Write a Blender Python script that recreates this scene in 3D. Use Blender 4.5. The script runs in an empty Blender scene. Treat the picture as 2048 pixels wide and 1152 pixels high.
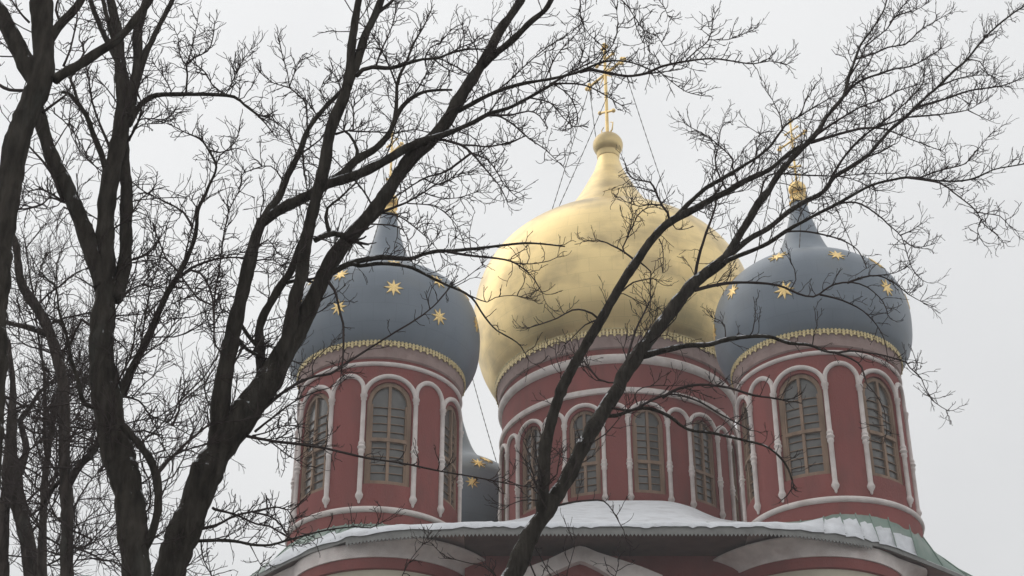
import bpy, math, random
from mathutils import Vector, Matrix

random.seed(7)
S = bpy.context.scene
COL = S.collection
R = math.radians
PI = math.pi

# ------------------------------------------------------------------ camera
F = 3470.0                      # focal length in pixels of a 2048 wide picture
TH = 0.5457                     # upward pitch
EYE = Vector((0, 0, 1.7))
cam_d = bpy.data.cameras.new('camera')
cam_d.sensor_width = 36
cam_d.lens = F / 2048 * 36
cam_d.clip_start = 0.1
cam_d.clip_end = 5000
cam = bpy.data.objects.new('camera', cam_d)
cam.location = EYE
cam.rotation_euler = (R(90) + TH, 0, 0)
COL.objects.link(cam)
S.camera = cam
CT, ST = math.cos(TH), math.sin(TH)

def ray(px, py):
    x = (px - 1024) / F
    v = (576 - py) / F
    return Vector((x, CT - v * ST, ST + v * CT))

def at_y(px, py, Y):
    """point of a pixel's ray at a horizontal distance Y"""
    r = ray(px, py)
    return EYE + r * (Y / r.y)

def at_z(px, py, z):
    r = ray(px, py)
    return EYE + r * ((z - EYE.z) / r.z)

# ------------------------------------------------------------------ materials
def mat(name, col, rough=0.8, metal=0.0, var=0.0, vscale=3.0, bump=0.0, bscale=20.0, spec=0.3, stain=None, stretch=None, coat=0.0):
    m = bpy.data.materials.new(name)
    m.use_nodes = True
    nt = m.node_tree
    b = nt.nodes['Principled BSDF']
    b.inputs['Roughness'].default_value = rough
    b.inputs['Metallic'].default_value = metal
    b.inputs['Specular IOR Level'].default_value = spec
    if coat:
        b.inputs['Coat Weight'].default_value = coat
        b.inputs['Coat Roughness'].default_value = 0.3
    tc = nt.nodes.new('ShaderNodeTexCoord')
    mp = nt.nodes.new('ShaderNodeMapping')
    nt.links.new(tc.outputs['Object'], mp.inputs[0])
    if stretch: mp.inputs['Scale'].default_value = stretch
    n = nt.nodes.new('ShaderNodeTexNoise')
    n.inputs['Scale'].default_value = vscale
    n.inputs['Detail'].default_value = 6
    nt.links.new(mp.outputs[0], n.inputs['Vector'])
    cr = nt.nodes.new('ShaderNodeValToRGB')
    lo = [max(0, c * (1 - var)) for c in col]
    hi = [min(1, c * (1 + var)) for c in col]
    cr.color_ramp.elements[0].position = 0.3
    cr.color_ramp.elements[1].position = 0.7
    cr.color_ramp.elements[0].color = (*lo, 1)
    cr.color_ramp.elements[1].color = (*hi, 1)
    nt.links.new(n.outputs['Fac'], cr.inputs[0])
    out = cr.outputs[0]
    if stain:
        n2 = nt.nodes.new('ShaderNodeTexNoise')
        n2.inputs['Scale'].default_value = stain[1]
        n2.inputs['Detail'].default_value = 8
        nt.links.new(mp.outputs[0], n2.inputs['Vector'])
        r2 = nt.nodes.new('ShaderNodeValToRGB')
        r2.color_ramp.elements[0].position = stain[2]
        r2.color_ramp.elements[1].position = stain[3]
        nt.links.new(n2.outputs['Fac'], r2.inputs[0])
        mx = nt.nodes.new('ShaderNodeMixRGB')
        mx.inputs[2].default_value = (*stain[0], 1)
        nt.links.new(r2.outputs[0], mx.inputs[0])
        nt.links.new(out, mx.inputs[1])
        out = mx.outputs[0]
    nt.links.new(out, b.inputs['Base Color'])
    if bump:
        nb = nt.nodes.new('ShaderNodeTexNoise')
        nb.inputs['Scale'].default_value = bscale
        nb.inputs['Detail'].default_value = 5
        nt.links.new(mp.outputs[0], nb.inputs['Vector'])
        bp = nt.nodes.new('ShaderNodeBump')
        bp.inputs['Strength'].default_value = bump
        bp.inputs['Distance'].default_value = 0.05
        nt.links.new(nb.outputs['Fac'], bp.inputs['Height'])
        nt.links.new(bp.outputs[0], b.inputs['Normal'])
    return m

def bark_mat(name, col, snow=True):
    """bark with furrows, lichen, and snow caught on upward facing places"""
    m = mat(name, col, 0.95, 0, 0.5, 14.0, 1.0, 22.0, 0.1, stain=((0.085, 0.085, 0.075), 5.0, 0.58, 0.8), stretch=(1, 1, 0.22))
    if snow:
        nt = m.node_tree
        b = nt.nodes['Principled BSDF']
        src = b.inputs['Base Color'].links[0].from_socket
        g = nt.nodes.new('ShaderNodeNewGeometry')
        sx = nt.nodes.new('ShaderNodeSeparateXYZ')
        nt.links.new(g.outputs['True Normal'], sx.inputs[0])
        tc = nt.nodes.new('ShaderNodeTexCoord')
        n = nt.nodes.new('ShaderNodeTexNoise')
        n.inputs['Scale'].default_value = 7.0
        n.inputs['Detail'].default_value = 9
        n.inputs['Roughness'].default_value = 0.65
        mp = nt.nodes.new('ShaderNodeMapping')
        mp.inputs['Scale'].default_value = (1.6, 1.6, 0.35)
        nt.links.new(tc.outputs['Object'], mp.inputs[0])
        nt.links.new(mp.outputs[0], n.inputs['Vector'])
        a = nt.nodes.new('ShaderNodeMath'); a.operation = 'MULTIPLY_ADD'
        a.inputs[1].default_value = 0.5
        nt.links.new(sx.outputs['Z'], a.inputs[0])
        nt.links.new(n.outputs['Fac'], a.inputs[2])
        r = nt.nodes.new('ShaderNodeValToRGB')
        r.color_ramp.elements[0].position = 0.75
        r.color_ramp.elements[1].position = 0.86
        nt.links.new(a.outputs[0], r.inputs[0])
        mx = nt.nodes.new('ShaderNodeMixRGB')
        mx.inputs[2].default_value = (0.75, 0.76, 0.78, 1)
        nt.links.new(r.outputs[0], mx.inputs[0])
        nt.links.new(src, mx.inputs[1])
        nt.links.new(mx.outputs[0], b.inputs['Base Color'])
    return m

M = {
 'red': mat('red_stucco', (0.255, 0.084, 0.076), 0.9, 0, 0.14, 0.7, 0.35, 30, 0.2, stain=((0.20, 0.08, 0.072), 1.6, 0.48, 0.75), stretch=(1, 1, 0.35)),
 'white': mat('limewashed_stucco', (0.70, 0.64, 0.61), 0.9, 0, 0.12, 2.2, 0.3, 30, 0.2, stain=((0.54, 0.46, 0.43), 2.0, 0.5, 0.8)),
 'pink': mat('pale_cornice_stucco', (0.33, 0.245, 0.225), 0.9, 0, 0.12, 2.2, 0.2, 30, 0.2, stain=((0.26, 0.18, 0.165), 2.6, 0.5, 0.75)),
 'cream': mat('cream_plaster', (0.52, 0.48, 0.38), 0.9, 0, 0.08, 1.2, 0.2, 25, 0.2, stain=((0.42, 0.37, 0.29), 0.8, 0.5, 0.8)),
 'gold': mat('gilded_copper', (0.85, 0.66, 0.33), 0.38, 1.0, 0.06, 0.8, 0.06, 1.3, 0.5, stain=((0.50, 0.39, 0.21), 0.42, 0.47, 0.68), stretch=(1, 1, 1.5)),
 'gold2': mat('gilded_trim', (0.84, 0.62, 0.28), 0.42, 1.0, 0.12, 3, 0.1, 12, 0.5),
 'lace': mat('gilt_lace', (0.68, 0.56, 0.30), 0.55, 0.3, 0.25, 9, 0.1, 12, 0.5),
 'blue': mat('blue_grey_painted_copper', (0.175, 0.21, 0.25), 0.42, 0.0, 0.08, 0.9, 0.06, 2.2, 0.5, stain=((0.19, 0.21, 0.225), 0.7, 0.5, 0.85)),
 'wood': mat('weathered_window_wood', (0.25, 0.172, 0.122), 0.75, 0, 0.25, 4, 0.2, 30, 0.2, stretch=(1, 1, 0.2)),
 'roof': mat('green_roof_sheet', (0.20, 0.27, 0.23), 0.55, 0, 0.15, 1.4, 0.1, 6, 0.4, stain=((0.3, 0.33, 0.30), 1.3, 0.5, 0.8)),
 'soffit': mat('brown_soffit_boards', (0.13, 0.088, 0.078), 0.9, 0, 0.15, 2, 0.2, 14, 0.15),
 'lead': mat('grey_eave_metal', (0.22, 0.22, 0.21), 0.6, 0, 0.15, 3, 0.1, 14, 0.3),
 'snow': mat('snow', (0.74, 0.76, 0.79), 0.85, 0, 0.07, 2.5, 0.9, 5, 0.2, stain=((0.60, 0.61, 0.63), 1.6, 0.5, 0.75)),
 'chain': mat('dull_chain_iron', (0.09, 0.085, 0.08), 0.6, 0.5, 0.1, 8, 0, 1, 0.3),
 'bark': bark_mat('dark_wet_bark', (0.05, 0.044, 0.037)),
 'barkgrey': bark_mat('grey_brown_bark', (0.06, 0.05, 0.044)),
 'twig': mat('twig_bark', (0.06, 0.048, 0.045), 0.9, 0, 0.25, 6, 0, 1, 0.1),
 'ground': mat('trodden_snow', (0.26, 0.26, 0.265), 0.9, 0, 0.2, 0.25, 0.5, 1.5, 0.2, stain=((0.10, 0.095, 0.09), 0.12, 0.42, 0.58)),
}
def sheet_seams(m, w, h, tone, depth):
    """metal sheets laid in courses: thin laps, a slightly different tone and flatness to each sheet"""
    nt = m.node_tree
    b = nt.nodes['Principled BSDF']
    src = b.inputs['Base Color'].links[0].from_socket
    uv = nt.nodes.new('ShaderNodeUVMap'); uv.uv_map = 'UVMap'
    br = nt.nodes.new('ShaderNodeTexBrick')
    br.inputs['Scale'].default_value = 1.0
    br.inputs['Brick Width'].default_value = w
    br.inputs['Row Height'].default_value = h
    br.inputs['Mortar Size'].default_value = 0.012
    br.inputs['Mortar Smooth'].default_value = 0.3
    br.inputs['Color1'].default_value = (1, 1, 1, 1)
    br.inputs['Color2'].default_value = (tone, tone, tone, 1)
    br.inputs['Mortar'].default_value = (tone * .9, tone * .9, tone * .9, 1)
    nt.links.new(uv.outputs[0], br.inputs['Vector'])
    mx = nt.nodes.new('ShaderNodeMixRGB'); mx.blend_type = 'MULTIPLY'; mx.inputs[0].default_value = 1
    nt.links.new(src, mx.inputs[1]); nt.links.new(br.outputs['Color'], mx.inputs[2])
    nt.links.new(mx.outputs[0], b.inputs['Base Color'])
    old = b.inputs['Normal'].links[0].from_socket
    bp = nt.nodes.new('ShaderNodeBump'); bp.invert = True
    bp.inputs['Strength'].default_value = depth; bp.inputs['Distance'].default_value = 0.02
    nt.links.new(br.outputs['Fac'], bp.inputs['Height']); nt.links.new(old, bp.inputs['Normal'])
    nt.links.new(bp.outputs[0], b.inputs['Normal'])
sheet_seams(M['gold'], 0.95, 0.62, 0.965, 0.22)
sheet_seams(M['blue'], 0.85, 0.7, 0.97, 0.2)
def cyl_uv(me, Rr):
    uv = me.uv_layers.new(name='UVMap')
    for p in me.polygons:
        ang = [math.atan2(me.vertices[i].co.x, -me.vertices[i].co.y) for i in p.vertices]
        if max(ang) - min(ang) > PI: ang = [a + 2 * PI if a < 0 else a for a in ang]
        for li, vi, a in zip(p.loop_indices, p.vertices, ang):
            uv.data[li].uv = (a * Rr, me.vertices[vi].co.z)
def glass_mat():
    m = mat('window_glass', (0.115, 0.112, 0.105), 0.22, 0, 0.25, 1.6, 0.15, 2.0, 0.5)
    return m
M['glass'] = glass_mat()

# ------------------------------------------------------------------ mesh helpers
class MB:
    def __init__(s):
        s.v = []; s.f = []
    def add(s, vs, fs):
        o = len(s.v)
        s.v += [tuple(p) for p in vs]
        s.f += [tuple(i + o for i in f) for f in fs]
    def lathe(s, prof, n=96, close=False):
        vs = []
        for r, z in prof:
            for k in range(n):
                a = 2 * PI * k / n
                vs.append((r * math.sin(a), -r * math.cos(a), z))
        fs = []
        m = len(prof)
        for j in range(m if close else m - 1):
            for k in range(n):
                a, b = j * n + k, j * n + (k + 1) % n
                jj = (j + 1) % m
                fs.append((a, b, jj * n + (k + 1) % n, jj * n + k))
        s.add(vs, fs)
    def torus(s, r, z, t, n=96, k=10, sq=1.0):
        s.lathe([(r + t * math.cos(2 * PI * i / k), z + sq * t * math.sin(2 * PI * i / k)) for i in range(k)], n, True)
    def tube(s, pts, rad, n=8, cap=True):
        """pts: Vectors, rad: list of radii"""
        m = len(pts)
        vs = []
        up = Vector((0.13, 0.27, 0.95))
        t0 = (pts[1] - pts[0]).normalized()
        a = t0.cross(up)
        if a.length < 1e-3: a = t0.cross(Vector((1, 0, 0)))
        a.normalize()
        for i in range(m):
            if i == 0: t = pts[1] - pts[0]
            elif i == m - 1: t = pts[-1] - pts[-2]
            else: t = pts[i + 1] - pts[i - 1]
            if t.length < 1e-9: t = t0
            t = t.normalized()
            a = a - t * a.dot(t)
            a.normalize()
            b = t.cross(a)
            for k in range(n):
                c = 2 * PI * k / n
                vs.append(pts[i] + (a * math.cos(c) + b * math.sin(c)) * rad[i])
        fs = []
        for i in range(m - 1):
            for k in range(n):
                k2 = (k + 1) % n
                fs.append((i * n + k, i * n + k2, (i + 1) * n + k2, (i + 1) * n + k))
        if cap:
            fs.append(tuple(reversed(range(n))))
            fs.append(tuple((m - 1) * n + k for k in range(n)))
        s.add(vs, fs)
    def box(s, a, b):
        x0, y0, z0 = a; x1, y1, z1 = b
        s.add([(x0, y0, z0), (x1, y0, z0), (x1, y1, z0), (x0, y1, z0), (x0, y0, z1), (x1, y0, z1), (x1, y1, z1), (x0, y1, z1)],
              [(0, 3, 2, 1), (4, 5, 6, 7), (0, 1, 5, 4), (1, 2, 6, 5), (2, 3, 7, 6), (3, 0, 4, 7)])
    def mesh(s, name, m, smooth=True, angle=None):
        me = bpy.data.meshes.new(name)
        me.from_pydata(s.v, [], s.f)
        if m is not None: me.materials.append(m)
        if smooth:
            me.polygons.foreach_set('use_smooth', [True] * len(me.polygons))
            if angle: me.set_sharp_from_angle(angle=R(angle))
        me.update()
        return me

def obj(name, me, parent=None, loc=(0, 0, 0), rz=0.0):
    o = bpy.data.objects.new(name, me)
    COL.objects.link(o)
    o.location = loc
    o.rotation_euler = (0, 0, rz)
    if parent: o.parent = parent
    return o

def dup(o, parent=None, rz=None, loc=None):
    c = o.copy()
    COL.objects.link(c)
    if parent: c.parent = parent
    if rz is not None: c.rotation_euler = (0, 0, rz)
    if loc is not None: c.location = loc
    return c

def tag(o, label=None, cat=None, group=None, kind=None):
    if label: o['label'] = label
    if cat: o['category'] = cat
    if group: o['group'] = group
    if kind: o['kind'] = kind
    return o

def interp(prof, z):
    for (r0, z0), (r1, z1) in zip(prof, prof[1:]):
        if z0 <= z <= z1:
            t = (z - z0) / (z1 - z0)
            return r0 + (r1 - r0) * t, Vector((z1 - z0, r0 - r1)).normalized()   # radius, (outward, up) normal
    return prof[-1][0], Vector((1, 0))

def smooth_prof(p, n=8):
    out = []
    for i in range(len(p) - 1):
        p0 = p[max(i - 1, 0)]; p1 = p[i]; p2 = p[i + 1]; p3 = p[min(i + 2, len(p) - 1)]
        for k in range(n):
            t = k / n
            q = []
            for c in (0, 1):
                a, b, cc, d = p0[c], p1[c], p2[c], p3[c]
                q.append(0.5 * (2 * b + (cc - a) * t + (2 * a - 5 * b + 4 * cc - d) * t * t + (3 * b - a - 3 * cc + d) * t ** 3))
            out.append(tuple(q))
    out.append(p[-1])
    return out

# ------------------------------------------------------------------ world and sun
W = bpy.data.worlds.new('World')
S.world = W
W.use_nodes = True
nt = W.node_tree
bg = nt.nodes['Background']
sky = nt.nodes.new('ShaderNodeTexSky')
sky.sky_type = 'NISHITA'
sky.sun_disc = False
SUN_EL, SUN_AZ = R(48), R(-60)          # azimuth from +Y towards +X
sky.sun_elevation = SUN_EL
sky.sun_rotation = SUN_AZ
sky.air_density = 1.0
sky.dust_density = 4.0
hs = nt.nodes.new('ShaderNodeHueSaturation')
hs.inputs['Saturation'].default_value = 0.08
nt.links.new(sky.outputs[0], hs.inputs['Color'])
# an even cloud deck: soft broken tones by direction
tc = nt.nodes.new('ShaderNodeTexCoord')
n1 = nt.nodes.new('ShaderNodeTexNoise')
n1.inputs['Scale'].default_value = 3.2
n1.inputs['Detail'].default_value = 5
n1.inputs['Roughness'].default_value = 0.45
nt.links.new(tc.outputs['Generated'], n1.inputs['Vector'])
cr = nt.nodes.new('ShaderNodeValToRGB')
cr.color_ramp.elements[0].position = 0.32
cr.color_ramp.elements[1].position = 0.68
cr.color_ramp.elements[0].color = (7.5, 7.6, 7.74, 1)
cr.color_ramp.elements[1].color = (8.95, 9.02, 9.06, 1)
nt.links.new(n1.outputs['Fac'], cr.inputs[0])
mx = nt.nodes.new('ShaderNodeMixRGB')
mx.inputs[0].default_value = 0.85
nt.links.new(hs.outputs[0], mx.inputs[1])
nt.links.new(cr.outputs[0], mx.inputs[2])
# an overcast sky brightens towards the zenith
sp = nt.nodes.new('ShaderNodeSeparateXYZ')
nt.links.new(tc.outputs['Generated'], sp.inputs[0])
ma = nt.nodes.new('ShaderNodeMath'); ma.operation = 'MULTIPLY_ADD'
ma.inputs[1].default_value = 0.34; ma.inputs[2].default_value = 0.84
nt.links.new(sp.outputs['Z'], ma.inputs[0])
vm = nt.nodes.new('ShaderNodeVectorMath'); vm.operation = 'SCALE'
nt.links.new(mx.outputs[0], vm.inputs[0]); nt.links.new(ma.outputs[0], vm.inputs['Scale'])
nt.links.new(vm.outputs[0], bg.inputs['Color'])
bg.inputs['Strength'].default_value = 0.112
sun_d = bpy.data.lights.new('sun', 'SUN')
sun_d.energy = 0.6
sun_d.angle = R(60)
sun_d.color = (1.0, 0.96, 0.9)
sun = bpy.data.objects.new('sun', sun_d)
COL.objects.link(sun)
sd = Vector((math.sin(SUN_AZ) * math.cos(SUN_EL), math.cos(SUN_AZ) * math.cos(SUN_EL), math.sin(SUN_EL)))
sun.rotation_euler = sd.to_track_quat('Z', 'Y').to_euler()
S.view_settings.view_transform = 'Standard'
S.view_settings.look = 'None'
S.view_settings.exposure = 0.0
S.view_settings.gamma = 1.0

# ------------------------------------------------------------------ ground
mb = MB()
n = 60
gv = []
for j in range(n + 1):
    for i in range(n + 1):
        x = -1 + 2 * i / n; y = -1 + 2 * j / n
        x = math.copysign(abs(x) ** 3, x) * 400; y = math.copysign(abs(y) ** 3, y) * 400 + 40
        gv.append((x, y, 0.0))
mb.add(gv, [(j * (n + 1) + i, j * (n + 1) + i + 1, (j + 1) * (n + 1) + i + 1, (j + 1) * (n + 1) + i) for j in range(n) for i in range(n)])
g = obj('ground', mb.mesh('ground', M['ground']))
g['kind'] = 'structure'

# thin winter haze round camera, trees and cathedral
mb = MB(); mb.box((-430, -390, -1.2), (430, 470, 62))
hz = obj('haze', mb.mesh('haze', None, False))
hz['kind'] = 'stuff'
hm = bpy.data.materials.new('haze'); hm.use_nodes = True
hn = hm.node_tree
for q in list(hn.nodes): hn.nodes.remove(q)
ho = hn.nodes.new('ShaderNodeOutputMaterial'); hv = hn.nodes.new('ShaderNodeVolumePrincipled')
hv.inputs['Color'].default_value = (0.97, 0.975, 0.985, 1)
hv.inputs['Density'].default_value = 0.0012
hn.links.new(hv.outputs[0], ho.inputs['Volume'])
hz.data.materials.append(hm)
# ------------------------------------------------------------------ the cathedral
CX, CY = 4.506, 66.22
FL = (-4.98, 58.43); FR = (11.47, 57.58)
BL = (2 * CX - FR[0], 2 * CY - FR[1]); BR = (2 * CX - FL[0], 2 * CY - FL[1])
cath = bpy.data.objects.new('cathedral', None)
COL.objects.link(cath)
cath.location = (CX, CY, 0)
tag(cath, 'dark red cathedral with a gilded centre dome and blue-grey star-spangled onion domes', 'cathedral')
def rel(x, y, z=0): return (x - CX, y - CY, z)
def facing(c): return math.atan2(-c[0], c[1])       # rotation that turns local -Y towards the photographer

def wrap(u, z, r, Rref):
    a = u / Rref
    return (r * math.sin(a), -r * math.cos(a), z)

def drum_meshes(P):
    """meshes of one kind of drum, in local coordinates: a window faces -Y"""
    Rw, nw = P['R'], P['n']
    per = 2 * PI / nw
    hw = P['wfrac'] * per / 2            # half angle of the window bay
    d = {}
    zb, zt = P['zwall']
    a_open = P['open'] / Rw
    z_sill, z_spr, z_top = P['sill'], P['wspr'], P['wtop']
    m = MB()
    # wall with real arched openings and reveals
    def ztop_at(a):
        t = min(1, abs(a) / a_open)
        return z_spr + (z_top - z_spr) * math.sqrt(max(0, 1 - t * t))
    dep = 0.26
    for k in range(nw):
        c = k * per
        ns = 14
        for i in range(ns):
            a0 = -a_open + 2 * a_open * i / ns; a1 = -a_open + 2 * a_open * (i + 1) / ns
            t0, t1 = ztop_at(a0), ztop_at(a1)
            def P3(a, z, r): return (r * math.sin(c + a), -r * math.cos(c + a), z)
            m.add([P3(a0, zb, Rw), P3(a1, zb, Rw), P3(a1, z_sill, Rw), P3(a0, z_sill, Rw)], [(0, 1, 2, 3)])
            m.add([P3(a0, t0, Rw), P3(a1, t1, Rw), P3(a1, zt, Rw), P3(a0, zt, Rw)], [(0, 1, 2, 3)])
            m.add([P3(a0, z_sill, Rw), P3(a1, z_sill, Rw), P3(a1, z_sill, Rw - dep), P3(a0, z_sill, Rw - dep)], [(0, 1, 2, 3)])
            m.add([P3(a0, t0, Rw - dep), P3(a1, t1, Rw - dep), P3(a1, t1, Rw), P3(a0, t0, Rw)], [(0, 1, 2, 3)])
        for sgn in (-1, 1):
            a = sgn * a_open
            m.add([P3(a, z_sill, Rw), P3(a, z_sill, Rw - dep), P3(a, z_spr, Rw - dep), P3(a, z_spr, Rw)], [(0, 1, 2, 3)])
        ng = 10
        for i in range(ng):
            a0 = a_open + (per - 2 * a_open) * i / ng; a1 = a_open + (per - 2 * a_open) * (i + 1) / ng
            m.add([P3(a0, zb, Rw), P3(a1, zb, Rw), P3(a1, zt, Rw), P3(a0, zt, Rw)], [(0, 1, 2, 3)])
    for pr in P['redprof']: m.lathe(pr, 120)
    d['drum'] = m.mesh('drum', M['red'], True, 35)
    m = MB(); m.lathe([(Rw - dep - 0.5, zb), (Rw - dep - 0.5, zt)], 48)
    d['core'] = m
    # window: sash frame and pane
    m = MB(); r0 = Rw - 0.20; r1 = Rw - 0.08; o = P['open'] - 0.015
    def band(pin, pout):
        vs = []
        for (u, z), (u2, z2) in zip(pin, pout):
            vs += [wrap(u, z, r1, Rw), wrap(u2, z2, r1, Rw), wrap(u2, z2, r0, Rw), wrap(u, z, r0, Rw)]
        fs = []
        for i in range(len(pin) - 1):
            b = i * 4
            for q in range(4): fs.append((b + q, b + (q + 1) % 4, b + 4 + (q + 1) % 4, b + 4 + q))
        fs += [(0, 3, 2, 1), tuple(len(vs) - 4 + q for q in range(4))]
        m.add(vs, fs)
    fw = P['fw']
    outp = [(-o, z_sill + 0.01)] ; inp = [(-o + fw, z_sill + 0.01)]
    for i in range(17):
        a = PI - PI * i / 16
        outp.append((o * math.cos(a), z_spr + (z_top - 0.015 - z_spr) * math.sin(a)))
        inp.append(((o - fw) * math.cos(a), z_spr + (z_top - fw - z_spr) * math.sin(a)))
    outp.append((o, z_sill + 0.01)); inp.append((o - fw, z_sill + 0.01))
    band(inp, outp)
    iw = o - fw
    def bar(u0, u1, za, zc, ra, rb):
        nseg = max(1, int((u1 - u0) / 0.3))
        for i in range(nseg):
            a, b = u0 + (u1 - u0) * i / nseg, u0 + (u1 - u0) * (i + 1) / nseg
            vs = [wrap(a, za, ra, Rw), wrap(b, za, ra, Rw), wrap(b, za, rb, Rw), wrap(a, za, rb, Rw),
                  wrap(a, zc, ra, Rw), wrap(b, zc, ra, Rw), wrap(b, zc, rb, Rw), wrap(a, zc, rb, Rw)]
            m.add(vs, [(0, 3, 2, 1), (4, 5, 6, 7), (0, 1, 5, 4), (1, 2, 6, 5), (2, 3, 7, 6), (3, 0, 4, 7)])
    bar(-iw, iw, z_sill + 0.012, z_sill + 0.16, r0, r1 - 0.003)            # bottom rail
    zt_ = P['transom']
    bar(-iw, iw, zt_, zt_ + 0.13, r0, r1 + 0.02)                            # transom
    bar(-0.055, 0.055, z_sill + 0.16, z_top - 0.1, r0 + 0.002, r1 - 0.006)  # mullion
    for s_ in (-1, 1):                                                     # casement stiles
        bar(s_ * iw - (0.06 if s_ > 0 else 0), s_ * iw + (0.06 if s_ < 0 else 0), z_sill + 0.16, z_spr, r0 + 0.01, r1 - 0.03)
    nm = P['muntins']
    for i in range(1, nm):
        z = z_sill + 0.16 + (z_spr + 0.2 - z_sill - 0.16) * i / nm
        if abs(z - zt_ - 0.06) > 0.15:
            bar(-iw, iw, z - 0.01, z + 0.01, r0 + 0.015, r1 - 0.045)
    d['window'] = m.mesh('window', M['wood'], True, 30)
    m = MB(); rp = Rw - 0.19
    vs = []
    for i in range(13):
        u = -o + 2 * o * i / 12
        vs += [wrap(u, z_sill, rp, Rw), wrap(u, z_spr + (z_top - z_spr) * math.sqrt(max(0, 1 - (u / o) ** 2)), rp, Rw)]
    m.add(vs, [(2 * i, 2 * i + 2, 2 * i + 3, 2 * i + 1) for i in range(12)])
    d['pane'] = m.mesh('pane', M['glass'], True)
    # arch mouldings over window and blind bay
    def arch(half, zs, ztop, t, r):
        mm = MB(); pts = []
        if zs > P['cap'] + .01: pts.append(Vector(wrap(-half, P['cap'], r, Rw)))
        for i in range(21):
            a = PI - PI * i / 20
            pts.append(Vector(wrap(half * math.cos(a), zs + (ztop - zs) * math.sin(a), r, Rw)))
        if zs > P['cap'] + .01: pts.append(Vector(wrap(half, P['cap'], r, Rw)))
        mm.tube(pts, [t] * len(pts), 8)
        return mm.mesh('arch', M['white'])
    bw, bb = hw * Rw, (per / 2 - hw) * Rw
    d['arch_w'] = arch(bw - P['at'] * 0.2, P['aspr'], P['atop'], P['at'], Rw + 0.04)
    d['arch_b'] = arch(bb - P['at'] * 0.2, P['bspr'], P['btop'], P['at'], Rw + 0.035)
    # column: shaft with ring, capital and drop
    zc0, zc1 = P['col']; cr = P['cr']
    prof = [(0.02, zc0 - 0.26), (cr * .5, zc0 - 0.22), (cr * .6, zc0 - 0.14), (cr * .9, zc0 - 0.1), (cr * 1.45, zc0), (cr * 1.5, zc0 + 0.06), (cr * 1.2, zc0 + 0.12), (cr * .95, zc0 + 0.2),
            (cr * .95, P['ring'] - 0.24), (cr * 1.25, P['ring'] - 0.2), (cr * 1.3, P['ring'] - 0.13), (cr * 1.1, P['ring'] - 0.09), (cr * 1.6, P['ring']), (cr * 1.1, P['ring'] + 0.09), (cr * 1.3, P['ring'] + 0.13), (cr * 1.2, P['ring'] + 0.2), (cr * .92, P['ring'] + 0.24),
            (cr * .88, zc1 - 0.16), (cr * 1.2, zc1 - 0.12), (cr * 1.05, zc1 - 0.05), (cr * 1.4, zc1), (cr * 1.4, zc1 + 0.08), (cr * .8, zc1 + 0.12), (0.02, zc1 + 0.13)]
    m = MB(); m.lathe(prof, 12)
    m.v = [(x, y - Rw - 0.045, z) for x, y, z in m.v]
    d['column'] = m.mesh('column', M['white'], True, 50)
    d['moulding'] = []
    for f in P['white']:
        m = MB(); f(m)
        d['moulding'].append(m.mesh('moulding', M['white'], True, 40))
    m = MB(); m.lathe(P['cornice'], 120)
    d['cornice'] = m.mesh('cornice', M['pink'], True, 40)
    # pierced gilt valance hanging from the dome's lip
    m = MB(); rv, zv0, zv1, nv = P['valance']
    m.torus(rv, zv1, 0.05, 120, 6); m.torus(rv, zv1 - (zv1 - zv0) * .34, 0.022, 120, 6); m.torus(rv, zv1 - (zv1 - zv0) * .68, 0.022, 120, 6)
    for i in range(nv):
        c = 2 * PI * i / nv; w = PI / nv
        big = i % 2 == 0
        zz = zv0 if big else zv0 + (zv1 - zv0) * .22
        hgt = zv1 - zz
        q = [(-.75, zv1), (-.45, zv1 - hgt * .2), (-.8, zv1 - hgt * .5), (-.45, zv1 - hgt * .66), (-.7, zz + hgt * .16), (0, zz), (.7, zz + hgt * .16), (.45, zv1 - hgt * .66), (.8, zv1 - hgt * .5), (.45, zv1 - hgt * .2), (.75, zv1)]
        vs = [((rv + .015) * math.sin(c + w * u), -(rv + .015) * math.cos(c + w * u), z) for u, z in q]
        vs += [((rv - .015) * math.sin(c + w * u), -(rv - .015) * math.cos(c + w * u), z) for u, z in q]
        k = len(q)
        m.add(vs, [tuple(range(k)), tuple(reversed(range(k, 2 * k)))] + [(j, j + k, (j + 1) % k + k, (j + 1) % k) for j in range(k)])
    d['valance'] = m.mesh('valance', M['lace'], False)
    return d

def assemble(P, d, c, phase, dome_me, lab_dome, lab_drum, zo=0.0):
    base = facing(c) + R(phase)
    dr = obj('drum', d['drum'], cath, rel(*c, zo), base)
    tag(dr, lab_drum)
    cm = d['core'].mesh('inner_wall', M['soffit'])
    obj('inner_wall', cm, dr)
    per = 2 * PI / P['n']; hw = P['wfrac'] * per / 2
    col = aw = ab = None
    for k in range(P['n']):
        for s_ in (-1, 1):
            if col is None: col = obj('column', d['column'], dr, (0, 0, 0), k * per + s_ * hw)
            else: dup(col, dr, k * per + s_ * hw)
        aw = obj('arch', d['arch_w'], dr, (0, 0, 0), 0) if aw is None else dup(aw, dr, k * per)
        if ab is None: ab = obj('arch', d['arch_b'], dr, (0, 0, 0), per / 2)
        else: dup(ab, dr, k * per + per / 2)
    for q in d['moulding']: obj('moulding', q, dr)
    obj('cornice', d['cornice'], dr)
    w0 = p0 = None
    for k in range(P['n']):
        if w0 is None:
            w0 = obj('window', d['window'], cath, rel(*c, zo), base); p0 = obj('pane', d['pane'], w0)
        else:
            w = dup(w0, cath, base + k * per); dup(p0, w)
    dm = obj('dome', dome_me, cath, rel(*c, zo), base - R(phase))
    tag(dm, lab_dome)
    obj('valance', d['valance'], dm, (0, 0, 0))
    return dm

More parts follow.
